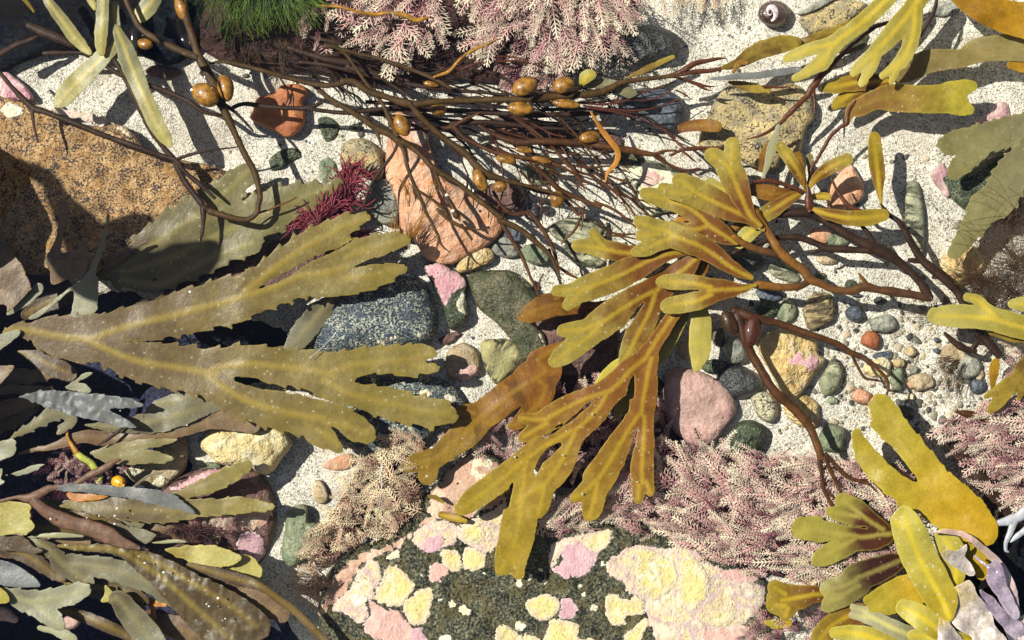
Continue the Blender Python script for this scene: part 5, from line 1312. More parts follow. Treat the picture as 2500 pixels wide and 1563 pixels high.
# ---- the central yellow wrack
t = thing('yellow_wrack', 'large branching wrack with many yellow forked blades, right of centre', 'seaweed', 1900, 560, 120)
stems('F 1760,650,42 1600,618,40 1400,590,40 1310,570,42 1220,600,38 1100,590,38 1000,545,40 930,515,48 880,450,44 780,380,48 700,290,44 640,190,42 590,120,44 550,50,50|F 930,530,40 850,570,38 700,572,40 560,552,40|F 720,350,40 560,310,36 450,258,34 400,215,26|F 1335,570,30 1310,530,24 1272,478,10',
      m_strand('graded brown stipe', (.055, .024, .012), (.26, .11, .012), .42, .08, .45, .25, 16), 118, t, dz=12)
CB = [
    ('J 2080,930,50 1980,830,110 1900,660,190 1830,490,250 1770,350,250|J 1790,350,190 1800,230,160 1805,130,140|J 1740,330,180 1650,260,170 1600,235,140', 'fucus', 140, 150),
    ('J 2110,970,50 1960,850,130 1760,760,230 1560,665,270 1420,595,270|J 1420,570,190 1330,510,180 1280,482,130|J 1400,630,180 1260,605,160 1190,602,120', 'fucus', 134, 144),
    ('J 1800,630,50 1690,580,120 1590,535,140', 'pale', 130, 134),
    ('J 1855,1110,34 1730,1030,170 1590,940,220 1480,830,220 1350,740,200 1200,690,185 1050,645,165 950,620,120|J 1560,930,200 1450,970,130 1320,960,120 1230,925,90|J 1250,690,120 1160,590,130 1120,560,90', 'fucus', 126, 134),
    ('J 1990,1440,60 1880,1390,110 1750,1310,150 1600,1200,200 1480,1130,220 1350,1080,230 1200,1020,230|J 1200,1000,200 1050,960,190 950,920,160 885,890,110|J 1200,1050,180 1060,1110,160 940,1165,140 850,1195,90|J 1080,1010,150 900,1030,100', 'fucus', 138, 146),
    ('J 1050,1190,50 830,1200,140 700,1195,175 520,1155,180 380,1135,150 280,1130,108|J 540,1140,130 460,1050,120 440,1005,96', 'fucus', 114, 124),
    ('K 1800,50,40 1700,60,90 1560,85,140 1400,140,210 1200,245,255 1000,335,260 800,412,250 690,450,210|K 700,430,170 580,440,128 480,442,105|K 700,470,160 640,540,140 590,585,104', 'fucus', 124, 132),
    ('K 1890,90,60 1760,210,190 1600,330,240 1460,440,280|K 1430,450,240 1250,545,280 1050,672,295 900,780,285|K 900,760,210 750,820,175 600,832,150 540,832,118|K 880,810,220 800,890,220 650,1000,215 530,1090,190 460,1140,130|K 1450,460,200 1420,570,190 1370,700,225 1290,850,240 1220,1000,215 1165,1100,140 1130,1150,86', 'fucus', 112, 128),
    ('K 2440,390,36 2300,425,90 2150,430,180 1980,440,240|K 2000,410,160 1850,375,165 1680,358,165 1560,358,145 1505,358,100|K 2000,480,190 1850,545,185 1700,575,178 1590,592,155 1550,600,110', 'fucus', 142, 150),
    ('K 1880,560,100 1900,740,195 1895,900,212 1888,1050,190 1862,1170,104 1848,1225,40', 'leafy', 108, 100),
    ('K 1760,670,60 1650,800,160 1560,950,160 1500,1080,140 1460,1150,50', 'back3', 92, 86),
    ('K 1700,560,120 1630,680,130 1530,830,140 1430,980,150 1360,1100,200|L 2120,-180,200 1980,-70,230 1866,60,255 1750,150,270'
     '|L 1740,150,200 1560,205,200 1400,275,215 1250,355,225 1130,430,210|L 1150,420,150 1030,420,128 915,410,104|L 1150,460,170 1030,525,150 930,590,115'
     '|L 1730,190,230 1640,330,230 1530,440,240 1420,530,250|L 1400,530,180 1250,615,200 1100,700,230 980,790,235|L 960,800,220 850,890,230 700,1010,235 550,1120,230 400,1230,205 310,1295,140'
     '|L 960,830,150 930,930,170 920,1060,220 900,1200,275 H 1330,700,240 1295,850,235 1275,940,220|H 1270,920,130 1215,1000,105 1200,1025,60|H 1290,920,140 1320,1030,100 1325,1055,60'
     '|L 1420,560,220 1360,690,220 1300,820,265 1220,940,265 1140,1050,230|L 1120,1060,170 1000,1130,160 900,1195,140 855,1235,90|L 1130,1060,190 1110,1180,185 1085,1290,165 1070,1345,96'
     '|L 2180,-180,150 2150,-60,170 2130,60,225 2100,220,255 2080,370,240|L 2050,380,200 1950,530,205 1860,680,250 1760,850,278 1660,1000,300|L 1640,1020,190 1520,1130,155 1425,1190,100|L 1650,1040,230 1620,1180,215 1590,1310,190 1570,1370,110'
     '|L 2110,390,180 2110,520,180 2100,660,215 2090,800,220 2085,950,225 2090,1040,210|L 2060,1050,130 2050,1140,128 2048,1205,90|L 2130,1040,140 2160,1110,108 2172,1150,60', 'ochre2', 122, 142),
    ('K 860,1350,16 1000,1260,130 1100,1170,120 1160,1110,60', 'lemon2', 70, 80),
    ('L 2000,10,60 1940,140,140 1880,280,140 1830,385,50', 'back3', 84, 76),
    ('K 1060,540,36 950,570,60 800,600,96 620,590,170 450,580,225 300,630,225 180,690,130 105,705,40', 'brown', 78, 92),
    ('K 900,830,14 700,900,24 560,965,50 420,1040,130 300,1130,210 L 1130,-60,330 1000,40,380|L 960,60,300 820,150,300 650,285,285 470,420,280|L 430,360,200 330,360,170 260,370,110|L 460,430,130 330,445,80 250,430,40|L 470,430,270 350,560,280 200,680,235 90,780,190 H 690,270,160|H 690,270,130 610,275,120 560,300,90|H 700,290,150 695,360,130 680,390,80|L 1080,40,240 1140,110,200 1080,250,190 950,380,170 850,470,110 780,485,50', 'olivebrown2', 76, 96),
    ('K 1850,40,60 1900,120,130 1910,230,120 1870,340,60', 'brown', 96, 90),
    ('J 1960,980,40 1900,900,80 1820,960,60', 'brown', 104, 104),
    ('J 1440,860,40 1330,860,60 1220,900,30', 'rust', 92, 90),
    ('F 610,130,60 520,190,110 440,260,90', 'pale', 122, 118),
]
FR['ochre2'] = m_frond('ochre wrack lower blade', (.235, .095, .014), (.34, .24, .024), (.54, .37, .025), 6.5, .30, .88, .4, .26, ribk=.62)
FR['leafy'] = m_frond('plain yellow green leaf', (.38, .31, .06), (.47, .40, .085), (.47, .40, .085), 6, .1, .5, .15, .14, ribk=.1)
FR['lemon2'] = m_frond('plain lemon leaf', (.52, .44, .06), (.55, .47, .08), (.5, .4, .08), 6, .1, .5, .1, .12, ribk=.1)
FR['back3'] = m_frond('olive hanging leaf', (.26, .20, .03), (.34, .28, .05), (.3, .25, .04), 6, .1, .8, .2, .2, ribk=.1)
FR['olivebrown2'] = m_frond('amber brown old blade', (.26, .105, .014), (.24, .145, .012), (.38, .22, .02), 7, .3, .9, .2, .35, ribk=.55, edge=.15, blot=(.11, .045, .008))
SLIT = {8 - 1: 'K 1338,565,14 1290,620,26 1220,720,34 1160,810,26 1120,850,30', 8: 'K 1880,440,12 1780,448,22 1640,452,34 1500,448,60',
        11: 'L 1600,236,12 1540,290,26 1460,360,26 1360,445,22 1240,530,14 1120,600,30|L 1275,668,50 1180,735,84 1100,820,60 1050,890,20|L 2036,512,12 2015,600,26 1985,720,38 1955,820,50 1930,960,70|L 815,1050,14 780,1150,50 740,1260,90|L 2008,-20,10 1990,60,50 1975,180,80'}
for ci, (dat, pal, z0, z1) in enumerate(CB):
    blade(dat, FR[pal], z0, z1, t, step=3.2, wave=6, ws=1.04, cuts=SLIT.get(ci, ''))
t = thing('wrack_stalk', 'dark branching wrack stem on the sand right of the central wrack', 'seaweed', 2330, 700, 90)
stems('F 2100,790,40 2060,740,40 2000,690,40 1960,615,42 1850,500,46 1720,392,46 1640,270,38 1560,130,30 1480,68,24 1425,-5,9|F 1765,650,44 1700,540,40 1600,440,42 1500,362,50 1390,302,56 1250,240,48 1100,150,48 950,62,54 820,55,44 700,70,30'
      '|F 1390,318,40 1250,314,36 1050,302,40 980,272,34 850,227,34 700,230,30 560,270,28 400,335,24|F 1010,305,20 970,330,15 925,338,5|F 1385,290,30 1340,205,28 1285,140,22|F 1620,385,26 1740,395,26', SM['dark'], 104, t)
t = thing('wrack_stalk', 'long thin dark wrack stem branching down into the pink carpet', 'seaweed', 1810, 770, 100)
stems('F 400,735,50 470,760,50 560,792,44 700,822,38 850,872,36 1000,922,32 1130,972,30 1220,1032,26 1300,1062,20 1380,1122,18 1450,1192,17 1476,1255,15 1464,1335,9|F 1220,1032,18 1262,1122,15 1312,1202,15 1380,1218,12 1455,1232,5'
      '|F 430,770,60 480,920,48 530,1042,44 600,1162,44 680,1292,44 790,1392,44 900,1502,44 I 945,60,40 985,160,42 1010,235,40|I 1000,235,26 1010,335,22 1030,462,20 1080,562,17 1120,650,15 1135,690,9|I 1035,235,24 1085,350,20 1150,490,14|I 1040,215,24 1120,305,22 1200,380,20 1270,400,18 1340,425,12 1402,485,5|I 1250,395,12 1350,400,12 1410,450,9 1472,532,4|I 1040,465,14 1075,500,13 1105,525,8', SM['warm'], 108, t)
ball('F 375,822,92 54', m_strand('brown seed bladder', (.05, .022, .007), (.12, .05, .01), .4, .1, .4, .4, 10, coat=.2), 112, t, ang=58, name='bladder')
ball('F 530,880,112 62', m_strand('red brown seed bladder', (.07, .016, .007), (.12, .05, .01), .4, .1, .4, .5, 6, coat=.2), 114, t, ang=100, name='bladder')

# ---- right edge plants
t = thing('yellow_wrack', 'pale yellow forked wrack reaching in from the right edge', 'seaweed', 2480, 790, 130)
blade('F 2620,920,150 2500,880,160 2380,845,170 2250,805,170 2150,780,170|F 2180,790,170 2050,778,165 1900,775,158 1810,772,120|F 2230,790,120 2160,720,80 2130,680,64|F 2150,720,60 2100,665,70 2030,642,62', FR['pale'], 132, 140, t, step=3)
blade('F 2620,690,120 2500,700,115 2400,692,100 2340,690,66', FR['pale'], 124, 130, t, step=3)
blade('F 2500,900,120 2350,900,110 2200,880,60', FR['olivebrown'], 116, 120, t, step=3)
t = thing('yellow_wrack', 'small olive forked wrack at the right edge above the pink tuft', 'seaweed', 2490, 920, 100)
blade('F 2560,1040,170 2450,1130,170 2380,1210,120 2270,1275,86 2150,1332,26|F 2400,1200,110 2310,1290,95 2240,1370,90 2185,1430,52|F 2430,1240,70 2400,1310,50 2385,1350,30', FR['olivebrown'], 112, 118, t, step=3)
frond('small amber leaf standing at the right edge of the sand', 'F 2200,1300,16 2205,1200,60 2215,1120,66 2225,1085,40', 'amber', 60, 70, step=3)
o = stems('F 2060,820,36 2130,900,50 2190,980,52 2250,1050,44|F 1868,893,20 1950,968,32 2010,1002,32 2080,1015,28|F 2100,950,30 2060,1010,26', SM['dark'], 74, name='wrack_stalk'); tag(o, 'dark blunt twigs below the pale yellow wrack at the right edge', 'seaweed')
o = stems('I 2080,340,60 2140,430,82 2210,530,86 2290,640,84 2400,760,80', SM['dark'], 84, name='wrack_stalk'); tag(o, 'thick dark stem under the pink tuft at the lower right', 'seaweed')
t = thing('forked_stalk', 'silvery grey forked stalk at the lower right edge', 'seaweed', 2480, 1260, 160)
stems('I 2480,560,46 2400,640,50 2340,670,52 2260,690,40 2195,705,18|I 2350,670,44 2325,760,34 2295,830,24 2290,880,18 2310,895,7|I 2500,700,40 2420,750,34 2370,790,26 2325,825,10', SM['silver'], 176, t, flat=.6)
frond('maroon leaf among the pink tufts near the right edge', 'F 1950,1440,20 2050,1460,60 2150,1500,70 2250,1530,40', 'darkred', 76, 72, step=3)

# ---- golden kelp and the clump at the bottom right
t = thing('golden_kelp', 'large golden two pronged kelp blade at the lower right', 'seaweed', 2400, 1300, 170)
blade('I 2200,800,60 2130,740,220 2000,640,330 1860,540,360 1760,450,340|I 1780,440,300 1700,300,260 1600,170,245 1500,50,250 F 1440,1420,190 1405,1370,110|I 1790,520,260 1660,500,230 1540,415,225 1420,315,205 1330,205,175 1275,90,112', FR['gold'], 190, 128, t, step=3.2, serr=6, period=44, wave=6, cuts='I 1290,0,60 1375,110,88 1470,205,95 1560,300,84 1640,372,46 1678,408,8')
t = thing('yellow_wrack', 'dark brown wrack with yellow green blade ends on the pink carpet, lower right', 'seaweed', 2170, 1290, 110)
blade('I 1490,770,50 1420,775,180 1300,792,200 1200,775,180|I 1220,780,150 1120,770,180 1000,742,182 885,730,160|I 1250,800,170 1150,860,165 1030,930,135 985,955,90|I 1440,740,110 1330,670,150 1240,600,165 1165,545,120|I 1280,650,120 1150,630,110 1080,620,76', FR['wing'] if 'wing' in FR else FR.setdefault('wing', m_frond('dark rooted olive wrack', (.075, .022, .008), (.36, .31, .055), (.44, .36, .07), 7, .25, .62, .25, .2, ribk=.75)), 112, 124, t, step=3, cuts='O 870,408,10 780,395,12 680,380,14 560,348,26 460,318,44|O 350,592,70 420,568,26 520,536,5')
t = thing('yellow_wrack', 'dark maroon wrack with olive frilled ends below the previous pink carpet, lower right', 'seaweed', 2200, 1380, 110)
t['label'] = 'dark maroon wrack with olive frilled ends, below the brown winged one, lower right'
blade('I 1590,940,60 1500,980,150 1380,1030,190 1250,1080,200|I 1260,1090,180 1150,1140,170 1060,1150,120|I 1270,1130,160 1150,1200,170 1060,1265,110', FR['wing2'] if 'wing2' in FR else FR.setdefault('wing2', m_frond('maroon rooted olive frill', (.045, .014, .008), (.30, .26, .07), (.42, .34, .09), 7, .35, .85, .15, .22, ribk=.6)), 126, 134, t, step=3)
frond('yellow olive fish tail blade at the lower right, left of the maroon wrack', 'I 1040,1185,110 940,1195,130 840,1215,180 740,1230,220|I 760,1190,150 690,1145,110|I 760,1270,160 680,1270,110|I 780,1290,130 760,1340,80', 'ochre', 118, 126, step=3)
frond('small yellow leaf tip under the fish tail blade', 'I 780,1390,60 700,1395,70 625,1385,30', 'gold', 86, 84, step=3)
t = thing('yellow_wrack', 'clump of lemon yellow wrack blades lifted out of the water, bottom right corner', 'seaweed', 2330, 1540, 170)
for dat, pal, z0, z1 in (
    ('I 1900,1350,60 1850,1230,220 1780,1100,248 1700,950,250 1640,800,242 1600,700,205 1590,650,150|I 1580,720,120 1530,690,80', 'lemon', 196, 206),
    ('I 1760,1100,130 1690,1150,215 1600,1170,232 1500,1215,225 1420,1245,190|I 1430,1225,120 1340,1232,80|I 1440,1270,120 1390,1300,86', 'gold', 168, 160),
    ('O 1700,1100,60 1740,950,150 1750,800,200 1700,620,260 1640,520,220', 'lemon', 176, 186),
    ('O 1700,1560,150 1620,1450,190 1500,1350,235 1350,1250,235 1240,1195,170', 'lemon', 178, 172),
    ('O 1500,1600,170 1350,1490,180 1100,1380,170 950,1300,165 850,1250,150|O 870,1240,110 740,1190,70|O 870,1290,110 730,1265,76', 'greyleaf', 166, 158),
    ('O 1250,1660,250 1080,1560,250 900,1480,200 700,1440,160 560,1440,120', 'lemon', 160, 150),
    ('O 1950,1560,150 1700,1485,155 1500,1470,145 1330,1468,120', 'lemon', 172, 168),
    ('O 960,1230,120 860,1250,190 700,1270,230 520,1380,230 420,1500,200 380,1620,160', 'ochre', 128, 120),
    ('O 1480,1180,60 1420,1130,130 1400,1080,80', 'ochre', 140, 150),
    ('O 2000,860,120 1960,700,260 1900,600,240 1850,560,120', 'gold', 150, 150),
): blade(dat, FR[pal] if pal in FR else FR.setdefault('greyleaf', m_frond('grey green ribbed leaf', (.30, .28, .13), (.33, .31, .17), (.60, .54, .16), 7, .1, .8, .2, .15)), z0, z1, t, step=3, wave=8)
t = thing('dried_wrack', 'crumpled glossy cream and lilac wrack drying above the water, bottom right corner', 'seaweed', 2430, 1500, 200)
blade('O 1720,1010 1790,960 1880,920 1930,980 1960,1060 2050,1160 2110,1260 2140,1380 2240,1490 2280,1600 1960,1600 1900,1480 1800,1430 1740,1380 1690,1290 1690,1180', FR['shell'], 204, 214, t, poly=True, step=3, wave=20, wl=68, crumple=3)
blade('O 1610,640 1680,620 1760,640 1850,560 1860,620 1840,690 1900,760 1935,860 1880,880 1780,820 1700,770 1630,710', FR['shell'], 200, 206, t, poly=True, step=3, wave=16, wl=62, crumple=2)
blade('O 1500,455 1620,425 1760,430 1880,470 2000,560 2150,680 2250,800 2330,960 2370,1120 2360,1240 2290,1180 2270,1000 2200,860 2080,720 1950,600 1850,520 1700,470', FR['blush'], 204, 200, t, poly=True, step=3, wave=14, wl=72, crumple=2)
blade('O 1920,680 1960,690 2060,770 2130,720 2190,760 2230,860 2260,980 2330,1130 2380,1260 2330,1310 2220,1200 2150,1080 2070,970 2040,900 2060,860 2040,790 1940,710', FR['lilac'], 210, 216, t, poly=True, step=3, wave=18, wl=72, crumple=2)
blade('O 1980,1010 2040,1040 2120,1090 2200,1190 2290,1280 2350,1300 2430,1400 2430,1600 2300,1560 2220,1400 2100,1260 2010,1160', FR['lilac'], 188, 186, t, poly=True, step=3, wave=18, wl=72, crumple=2)
blade('O 1590,1300 1640,1290 1720,1380 1820,1500 1880,1600 1560,1600 1570,1480', FR['shell'], 186, 190, t, poly=True, step=3, wave=18, wl=72, crumple=2)
blade('O 2340,1290 2440,1270 2520,1300 2520,1600 2400,1560 2340,1420', FR['shell'], 196, 196, t, poly=True, step=3, wave=18, wl=72, crumple=2)
S_['wet'] = stone('wet black rock under the drying wrack in the bottom right corner', 'O 1950,300 2100,250 2250,330 2420,300 2650,400 2700,1000 2650,1700 2000,1750 1500,1700 1300,1550 1200,1400 1380,1200 1560,1100 1700,1000 1850,800 1900,500', 'ledge', 112, .5, 8, 60, nt=100, name='rock', cat='rock')

# ---- unseen kelp and rock, added outside the left edge to shade the olive wrack
o = Stone(lines('P -3300,-1000 -2250,-900 -2030,-600 -1980,-250 -2030,100 -2250,350 -3300,420')[0], -60, 1080, .3, 30, 200, 63).mesh('rock', ST['ledge'], None, 60, 20)
tag(o, 'unseen high rock added to hold the shading kelp, well outside the left edge of the pool', 'rock')


def flat_px(o, dx, dy, dz):
    o.location = (o.location[0] + dx * S, o.location[1] - dy * S, o.location[2] + dz * S)


o = blade('P 120,480,60 230,640,150 330,680,150 430,650,120 500,615,70|P 180,600,90 250,560,66 300,538,56 330,530,40|P -420,310,50 -200,350,46 60,410,40 120,480,60', FR['dark'], 80, 90, None, 'seaweed_frond', step=6)
flat_px(o, -717, -285, 920)  # drawn where its shadow should fall, then raised toward the sun
tag(o, 'unseen kelp blade added and shaped to cast a lobed shadow, outside the left edge', 'seaweed')

# ---- pink coralline tufts
T = tuft
T('coralline_tuft', 'small pink tuft at the top, left of the largest one, crossed by the orange ribbon', 'B 60,100 130,60 330,-60 560,-100 700,-60 800,60 820,220 760,300 640,330 560,420 420,480 330,380 240,330 170,250', [(830, 30, 190), (870, 80, 150), (930, 140, 120), (1000, 100, 80), (1060, 60, 60), (960, -20, 140)], 84, 92, 21, CORAL, 40, 118, spread=.3, tint=.22)
T('coralline_tuft', 'largest pink and cream tuft hanging down from the top edge', 'B 880,-120 1300,-160 1900,-160 2120,-60 2250,60 2080,200 2060,330 1900,400 1700,440 1560,430 1350,420 1150,380 1010,330 990,230 1080,150 980,60', [(1150, 110, 140), (1200, 60, 140), (1300, 110, 115), (1370, 140, 95), (1470, 120, 80), (1520, 60, 40), (1570, 40, 20), (1250, -20, 130), (1450, -30, 80)], 240, 100, 20, CORAL, 40, 140, spread=.26, tint=.2)
T('coralline_tuft', 'dim pink tuft behind the two top bladders', 'B 1130,420 1300,400 1500,420 1660,470 1640,560 1500,600 1420,640 1260,640 1200,560', [(1230, 190, 150), (1300, 190, 100)], 60, 60, 14, CORAL, 30, 70, spread=.7, tint=-.12)
T('coralline_tuft', 'little pale sprigs at the top between the green weed and the pink tufts', 'A 2080,60 2200,40 2300,60 2300,200 2200,240 2290,320 2220,400 2130,380 2060,330 2110,230', [(740, 60, 110), (780, 40, 80), (770, 120, 100)], 16, 50, 15, CORAL, 60, 100, spread=.5, tint=.15)
T('coralline_tuft', 'pale straw sprigs hanging at the top edge above the sand', 'B 2320,-90 2440,-90 C 90,-60 370,-60 380,60 250,60 90,20 B 2440,120 2330,120', [(1640, 0, 95), (1740, 0, 95)], 22, 56, 14, CORAL2, 30, 70, spread=.35, tint=.2)
T('coralline_tuft', 'wide pink and cream carpet of tufts above the crusted boulder, lower right', 'P 1300,1235 1350,1220 1440,1200 1480,1150 1540,1110 1600,1090 1680,1085 1760,1090 1860,1110 1960,1120 2060,1120 2180,1130 2230,1180 2220,1280 2200,1360 2150,1430 2010,1430 1900,1400 1840,1390 1760,1370 1650,1320 1560,1290 1470,1285 1380,1300 1330,1300', [(1340, 1250, 165), (1500, 1180, 150), (1560, 1120, 260), (1680, 1120, 250), (1640, 1220, 190), (1600, 1270, 175), (1800, 1150, 200), (1820, 1250, 185), (1900, 1330, 160), (2000, 1150, 200), (2000, 1400, 200), (2100, 1390, 250), (2150, 1250, 190)], 560, 100, 17, CORAL, 50, 104, spread=.42, tint=.2)
T('coralline_tuft', 'straw coloured tuft left of the crusted boulder', 'P 745,1330 780,1290 830,1200 880,1130 930,1080 1000,1050 1040,1090 1030,1150 1020,1220 1000,1260 950,1300 890,1310 830,1340 790,1390 740,1400', [(900, 1110, 220), (860, 1200, 200), (960, 1180, 180), (800, 1320, 170), (780, 1380, 160), (990, 1240, 150), (960, 1080, 200)], 200, 74, 16, CORAL2, 44, 96, spread=.75, tint=.2)
T('coralline_tuft', 'pink tuft between the big brown leaf and the yellow wrack', 'P 1075,1060 1120,1040 1180,1020 1240,1010 1280,1060 1270,1110 1230,1120 1180,1110 1120,1120 1090,1100', [(1150, 1060, 120), (1230, 1040, 240)], 60, 52, 12, CORAL, 40, 80, spread=.7, tint=.12)
T('coralline_tuft', 'dim pink tuft on the shaded shelf under the lower yellow wrack', 'P 1310,960 1400,920 1500,900 1590,930 1640,1010 1640,1100 1540,1140 1420,1170 1320,1130', [(1350, 1000, 200), (1500, 1000, 230), (1600, 1080, 260)], 110, 60, 14, CORAL, 26, 52, spread=.7, tint=-.02)
T('coralline_tuft', 'deep pink tuft at the right edge beside the golden kelp', 'P 2290,1040 2340,1020 2400,990 2460,960 2560,940 2560,1260 2480,1250 2420,1230 2370,1190 2340,1130 2310,1090', [(2320, 1060, 170), (2400, 1050, 175), (2380, 1170, 170), (2440, 1120, 180), (2440, 1240, 150)], 120, 104, 18, CORAL, 46, 100, spread=.35, tint=.15)
T('coralline_tuft', 'small pink sprigs at the right edge below the forked yellow wrack', 'P 2425,830 2460,820 2540,830 2540,960 2480,950 2440,900', [(2450, 850, 190), (2480, 930, 160)], 32, 54, 12, CORAL, 40, 80, spread=.5, tint=.15)
T('coralline_tuft', 'cream tuft in front of the drying wrack at the bottom right', 'P 1930,1390 1990,1340 2100,1330 2170,1340 2190,1400 2120,1430 2030,1440 1950,1440', [(1960, 1400, 170), (2050, 1370, 250), (2150, 1370, 280)], 80, 62, 15, CORAL2, 60, 96, spread=.5, tint=.25)
T('coralline_tuft', 'pink tuft at the bottom edge below the fish tail blade', 'P 1820,1490 1900,1470 1990,1440 2020,1490 2010,1600 1800,1600', [(1850, 1530, 190), (1950, 1500, 210)], 70, 58, 13, CORAL, 50, 84, spread=.6, tint=.02)
T('coralline_tuft', 'dark red and white tuft around the yellow snail', 'M 600,990 760,960 950,1060 1100,1180 1300,1150 1500,1180 1560,1330 1400,1400 1100,1390 850,1390 620,1340 560,1200', [(140, 1130, 180), (250, 1170, 200)], 60, 36, 9, CORAL, 20, 62, spread=1.0, tint=-.05)
T('coralline_tuft', 'pink white tuft on the purple brown rock', 'N 1960,300 2200,230 2440,220 2440,420 2330,470 2200,400', [(500, 1265, 180), (540, 1280, 200)], 46, 34, 9, CORAL, 66, 84, spread=.8, tint=.2)

# ---- hair weeds
def hairweed(label, mat, roots, n, length, w, z, spread=.4, curl=.5, name='hair_weed', dz=10, wig=.3, group=None):
    acc = Acc()
    rr = lines(roots)[0]          # x, y, direction in degrees
    for c in range(max(3, n // 16)):
        q = rnd.random() * (len(rr) - 1)
        i = int(q); f = q - i
        a = rr[i] * (1 - f) + rr[min(i + 1, len(rr) - 1)] * f
        cx, cy, ca, cc = a[0] + rnd.gauss(0, 8), a[1] + rnd.gauss(0, 8), math.radians(a[2]) + rnd.gauss(0, spread), rnd.gauss(0, curl)
        cl, cz = length * (.5 + .7 * rnd.random()), z + rnd.random() * 24
        for k in range(16):
            strand(acc, cx + rnd.gauss(0, 5), cy + rnd.gauss(0, 5), cz + rnd.random() * 6, ca + rnd.gauss(0, .10), cl * (.7 + .4 * rnd.random()), w, cc + rnd.gauss(0, .25), 6, dz, wig)
    o = acc.done(name, mat, None, True)
    return tag(o, label, 'seaweed', group)


hairweed('bright green hair weed tuft at the top edge', GREENHAIR, 'P 535,-60,100 580,-50,92 620,-55,86 660,-60,74 700,-60,58', 620, 140, 1.5, 96, .26, .6)
hairweed('brown hair weed fringe hanging below the green tuft', FUZZ, 'P 500,60,120 560,110,100 640,120,90 720,90,80 760,60,70', 160, 60, 1.0, 60, .5, .6)
hairweed('crimson red weed beside the big serrated wrack', REDWEED, 'P 760,560,230 790,540,270 820,520,285 850,500,300 860,440,280', 380, 74, 4.6, 60, .55, 1.3, name='red_weed', wig=1.1)
hairweed('small crimson weed tip under the serrated blade end', REDWEED, 'P 870,580,340 890,572,350 905,570,350', 36, 40, 3.4, 66, .4, .8, name='red_weed', wig=.6)
hairweed('ginger hair weed on the salmon slab', GINGER, 'P 970,590,280 985,600,290 1000,590,305 1010,580,315', 90, 92, 1.0, 60, .25, .4)
hairweed('ginger hair strands crossing the salmon slab upward', GINGER, 'P 985,480,260 1000,500,275 1050,480,285', 22, 60, .9, 62, .3, .4)
hairweed('big brown hair weed cloud at the right edge', FUZZ, 'P 2600,780,185 2580,700,190 2570,620,205 2560,560,215 2540,740,188 2490,720,180 2470,680,205 2500,620,215', 560, 190, .7, 74, .75, 1.5, wig=.6)
hairweed('brown hair weed trailing left toward the wrack stem', FUZZ, 'P 2440,740,190 2420,700,195 2400,680,200 2380,720,180', 260, 100, .9, 66, .5, 1.0, wig=.6)
hairweed('thin ginger branched sprig beside the dark twigs', FUZZ, 'P 2290,750,150 2285,765,165 2270,770,200', 50, 70, .9, 40, .45, .6)
hairweed('ginger brown branched sprig on the tan stones, right', FUZZ, 'P 2340,860,140 2330,880,160 2320,930,190 2330,900,110', 80, 70, .9, 46, .55, .6)
hairweed('dark hair weed at the foot of the straw tuft, left', FUZZ, 'P 800,1400,170 770,1420,165 790,1440,190 820,1380,150', 220, 78, 1.0, 60, .5, .8)
hairweed('dark red hair weed on the purple brown rock', m_strand('wine hair weed', (.04, .012, .014), (.13, .05, .05), .5, .1, .3, .3, 20), 'P 420,1290,20 470,1300,340 520,1310,10 560,1300,40', 260, 46, 1.0, 62, .9, .9)
hairweed('wine red hair weed in the dark pool near the yellow snail', m_strand('dark wine hair weed', (.035, .008, .016), (.14, .035, .06), .5, .1, .3, .3, 20), 'P 60,1150,10 130,1140,340 180,1200,20 120,1250,300 60,1240,350', 220, 70, 1.0, 0, .9, .8)
o = stems('H 375,280,9 378,380,8 372,480,6 355,600,4', SM['silver'], 96, name='straw'); tag(o, 'thin white straw standing in the straw tuft', 'straw')
o = stems('D 2350,870,2 2250,980,3 2150,1065,2', SM['silver'], 134, name='straw'); tag(o, 'fine white bristle lying across the big serrated wrack', 'straw')
frond('tiny yellow twisted leaf on the sand beside the straw tuft', 'H 110,455,8 180,460,18 220,420,22 290,375,8', 'ochre', 40, 48, step=2.5)
frond('small amber leaf on the boulder near the pink brown crust', 'H 705,510,26 750,520,34 800,550,16', 'olivebrown', 84, 88, step=2.5)
frond('short amber leaf lying on the yellow crust', 'H 790,640,50 860,655,60 960,680,30', 'ochre', 84, 88, step=2.5)

# ================================================================ animals
SHELL = m_strand('dark top shell', (.05, .022, .018), (.09, .05, .035), .25, 0, .6, .4, 10, coat=.6)
NACRE = m_strand('worn white shell tip', (.70, .62, .62), (.55, .42, .45), .3, 0, .5, .3, 8, coat=.5)
t = thing('sea_snail', 'dark rounded sea snail with a worn white spiral tip on the sand at the top', 'snail', 1894, 33, 0)
acc = Acc()
cx_, cy_ = 1650 + 695 / 2.846, 95 / 2.846
rows = []
nu = 40
for j in range(25):
    u = j / 24
    for i in range(nu):
        a = 2 * math.pi * i / nu
        whorl = 1 + .05 * math.cos(2 * math.pi * (u * 3.2 - a / (2 * math.pi)))
        r_ = 36 * math.sin(math.pi * min(1, .03 + u * .62)) ** .75 * whorl
        rows.append((cx_ - 2 + r_ * 1.08 * math.cos(a) - 6 * (1 - u), cy_ + r_ * .86 * math.sin(a), 44 * (1 - u ** 1.6) - 2))
F = [(j * nu + i, (j + 1) * nu + i, (j + 1) * nu + (i + 1) % nu, j * nu + (i + 1) % nu) for j in range(24) for i in range(nu)] + [tuple(range(nu))]
V = np.array(rows)
build('shell', world(V[:, 0], V[:, 1], V[:, 2]), F, SHELL, t, {'t': np.linspace(0, 1, len(V))})
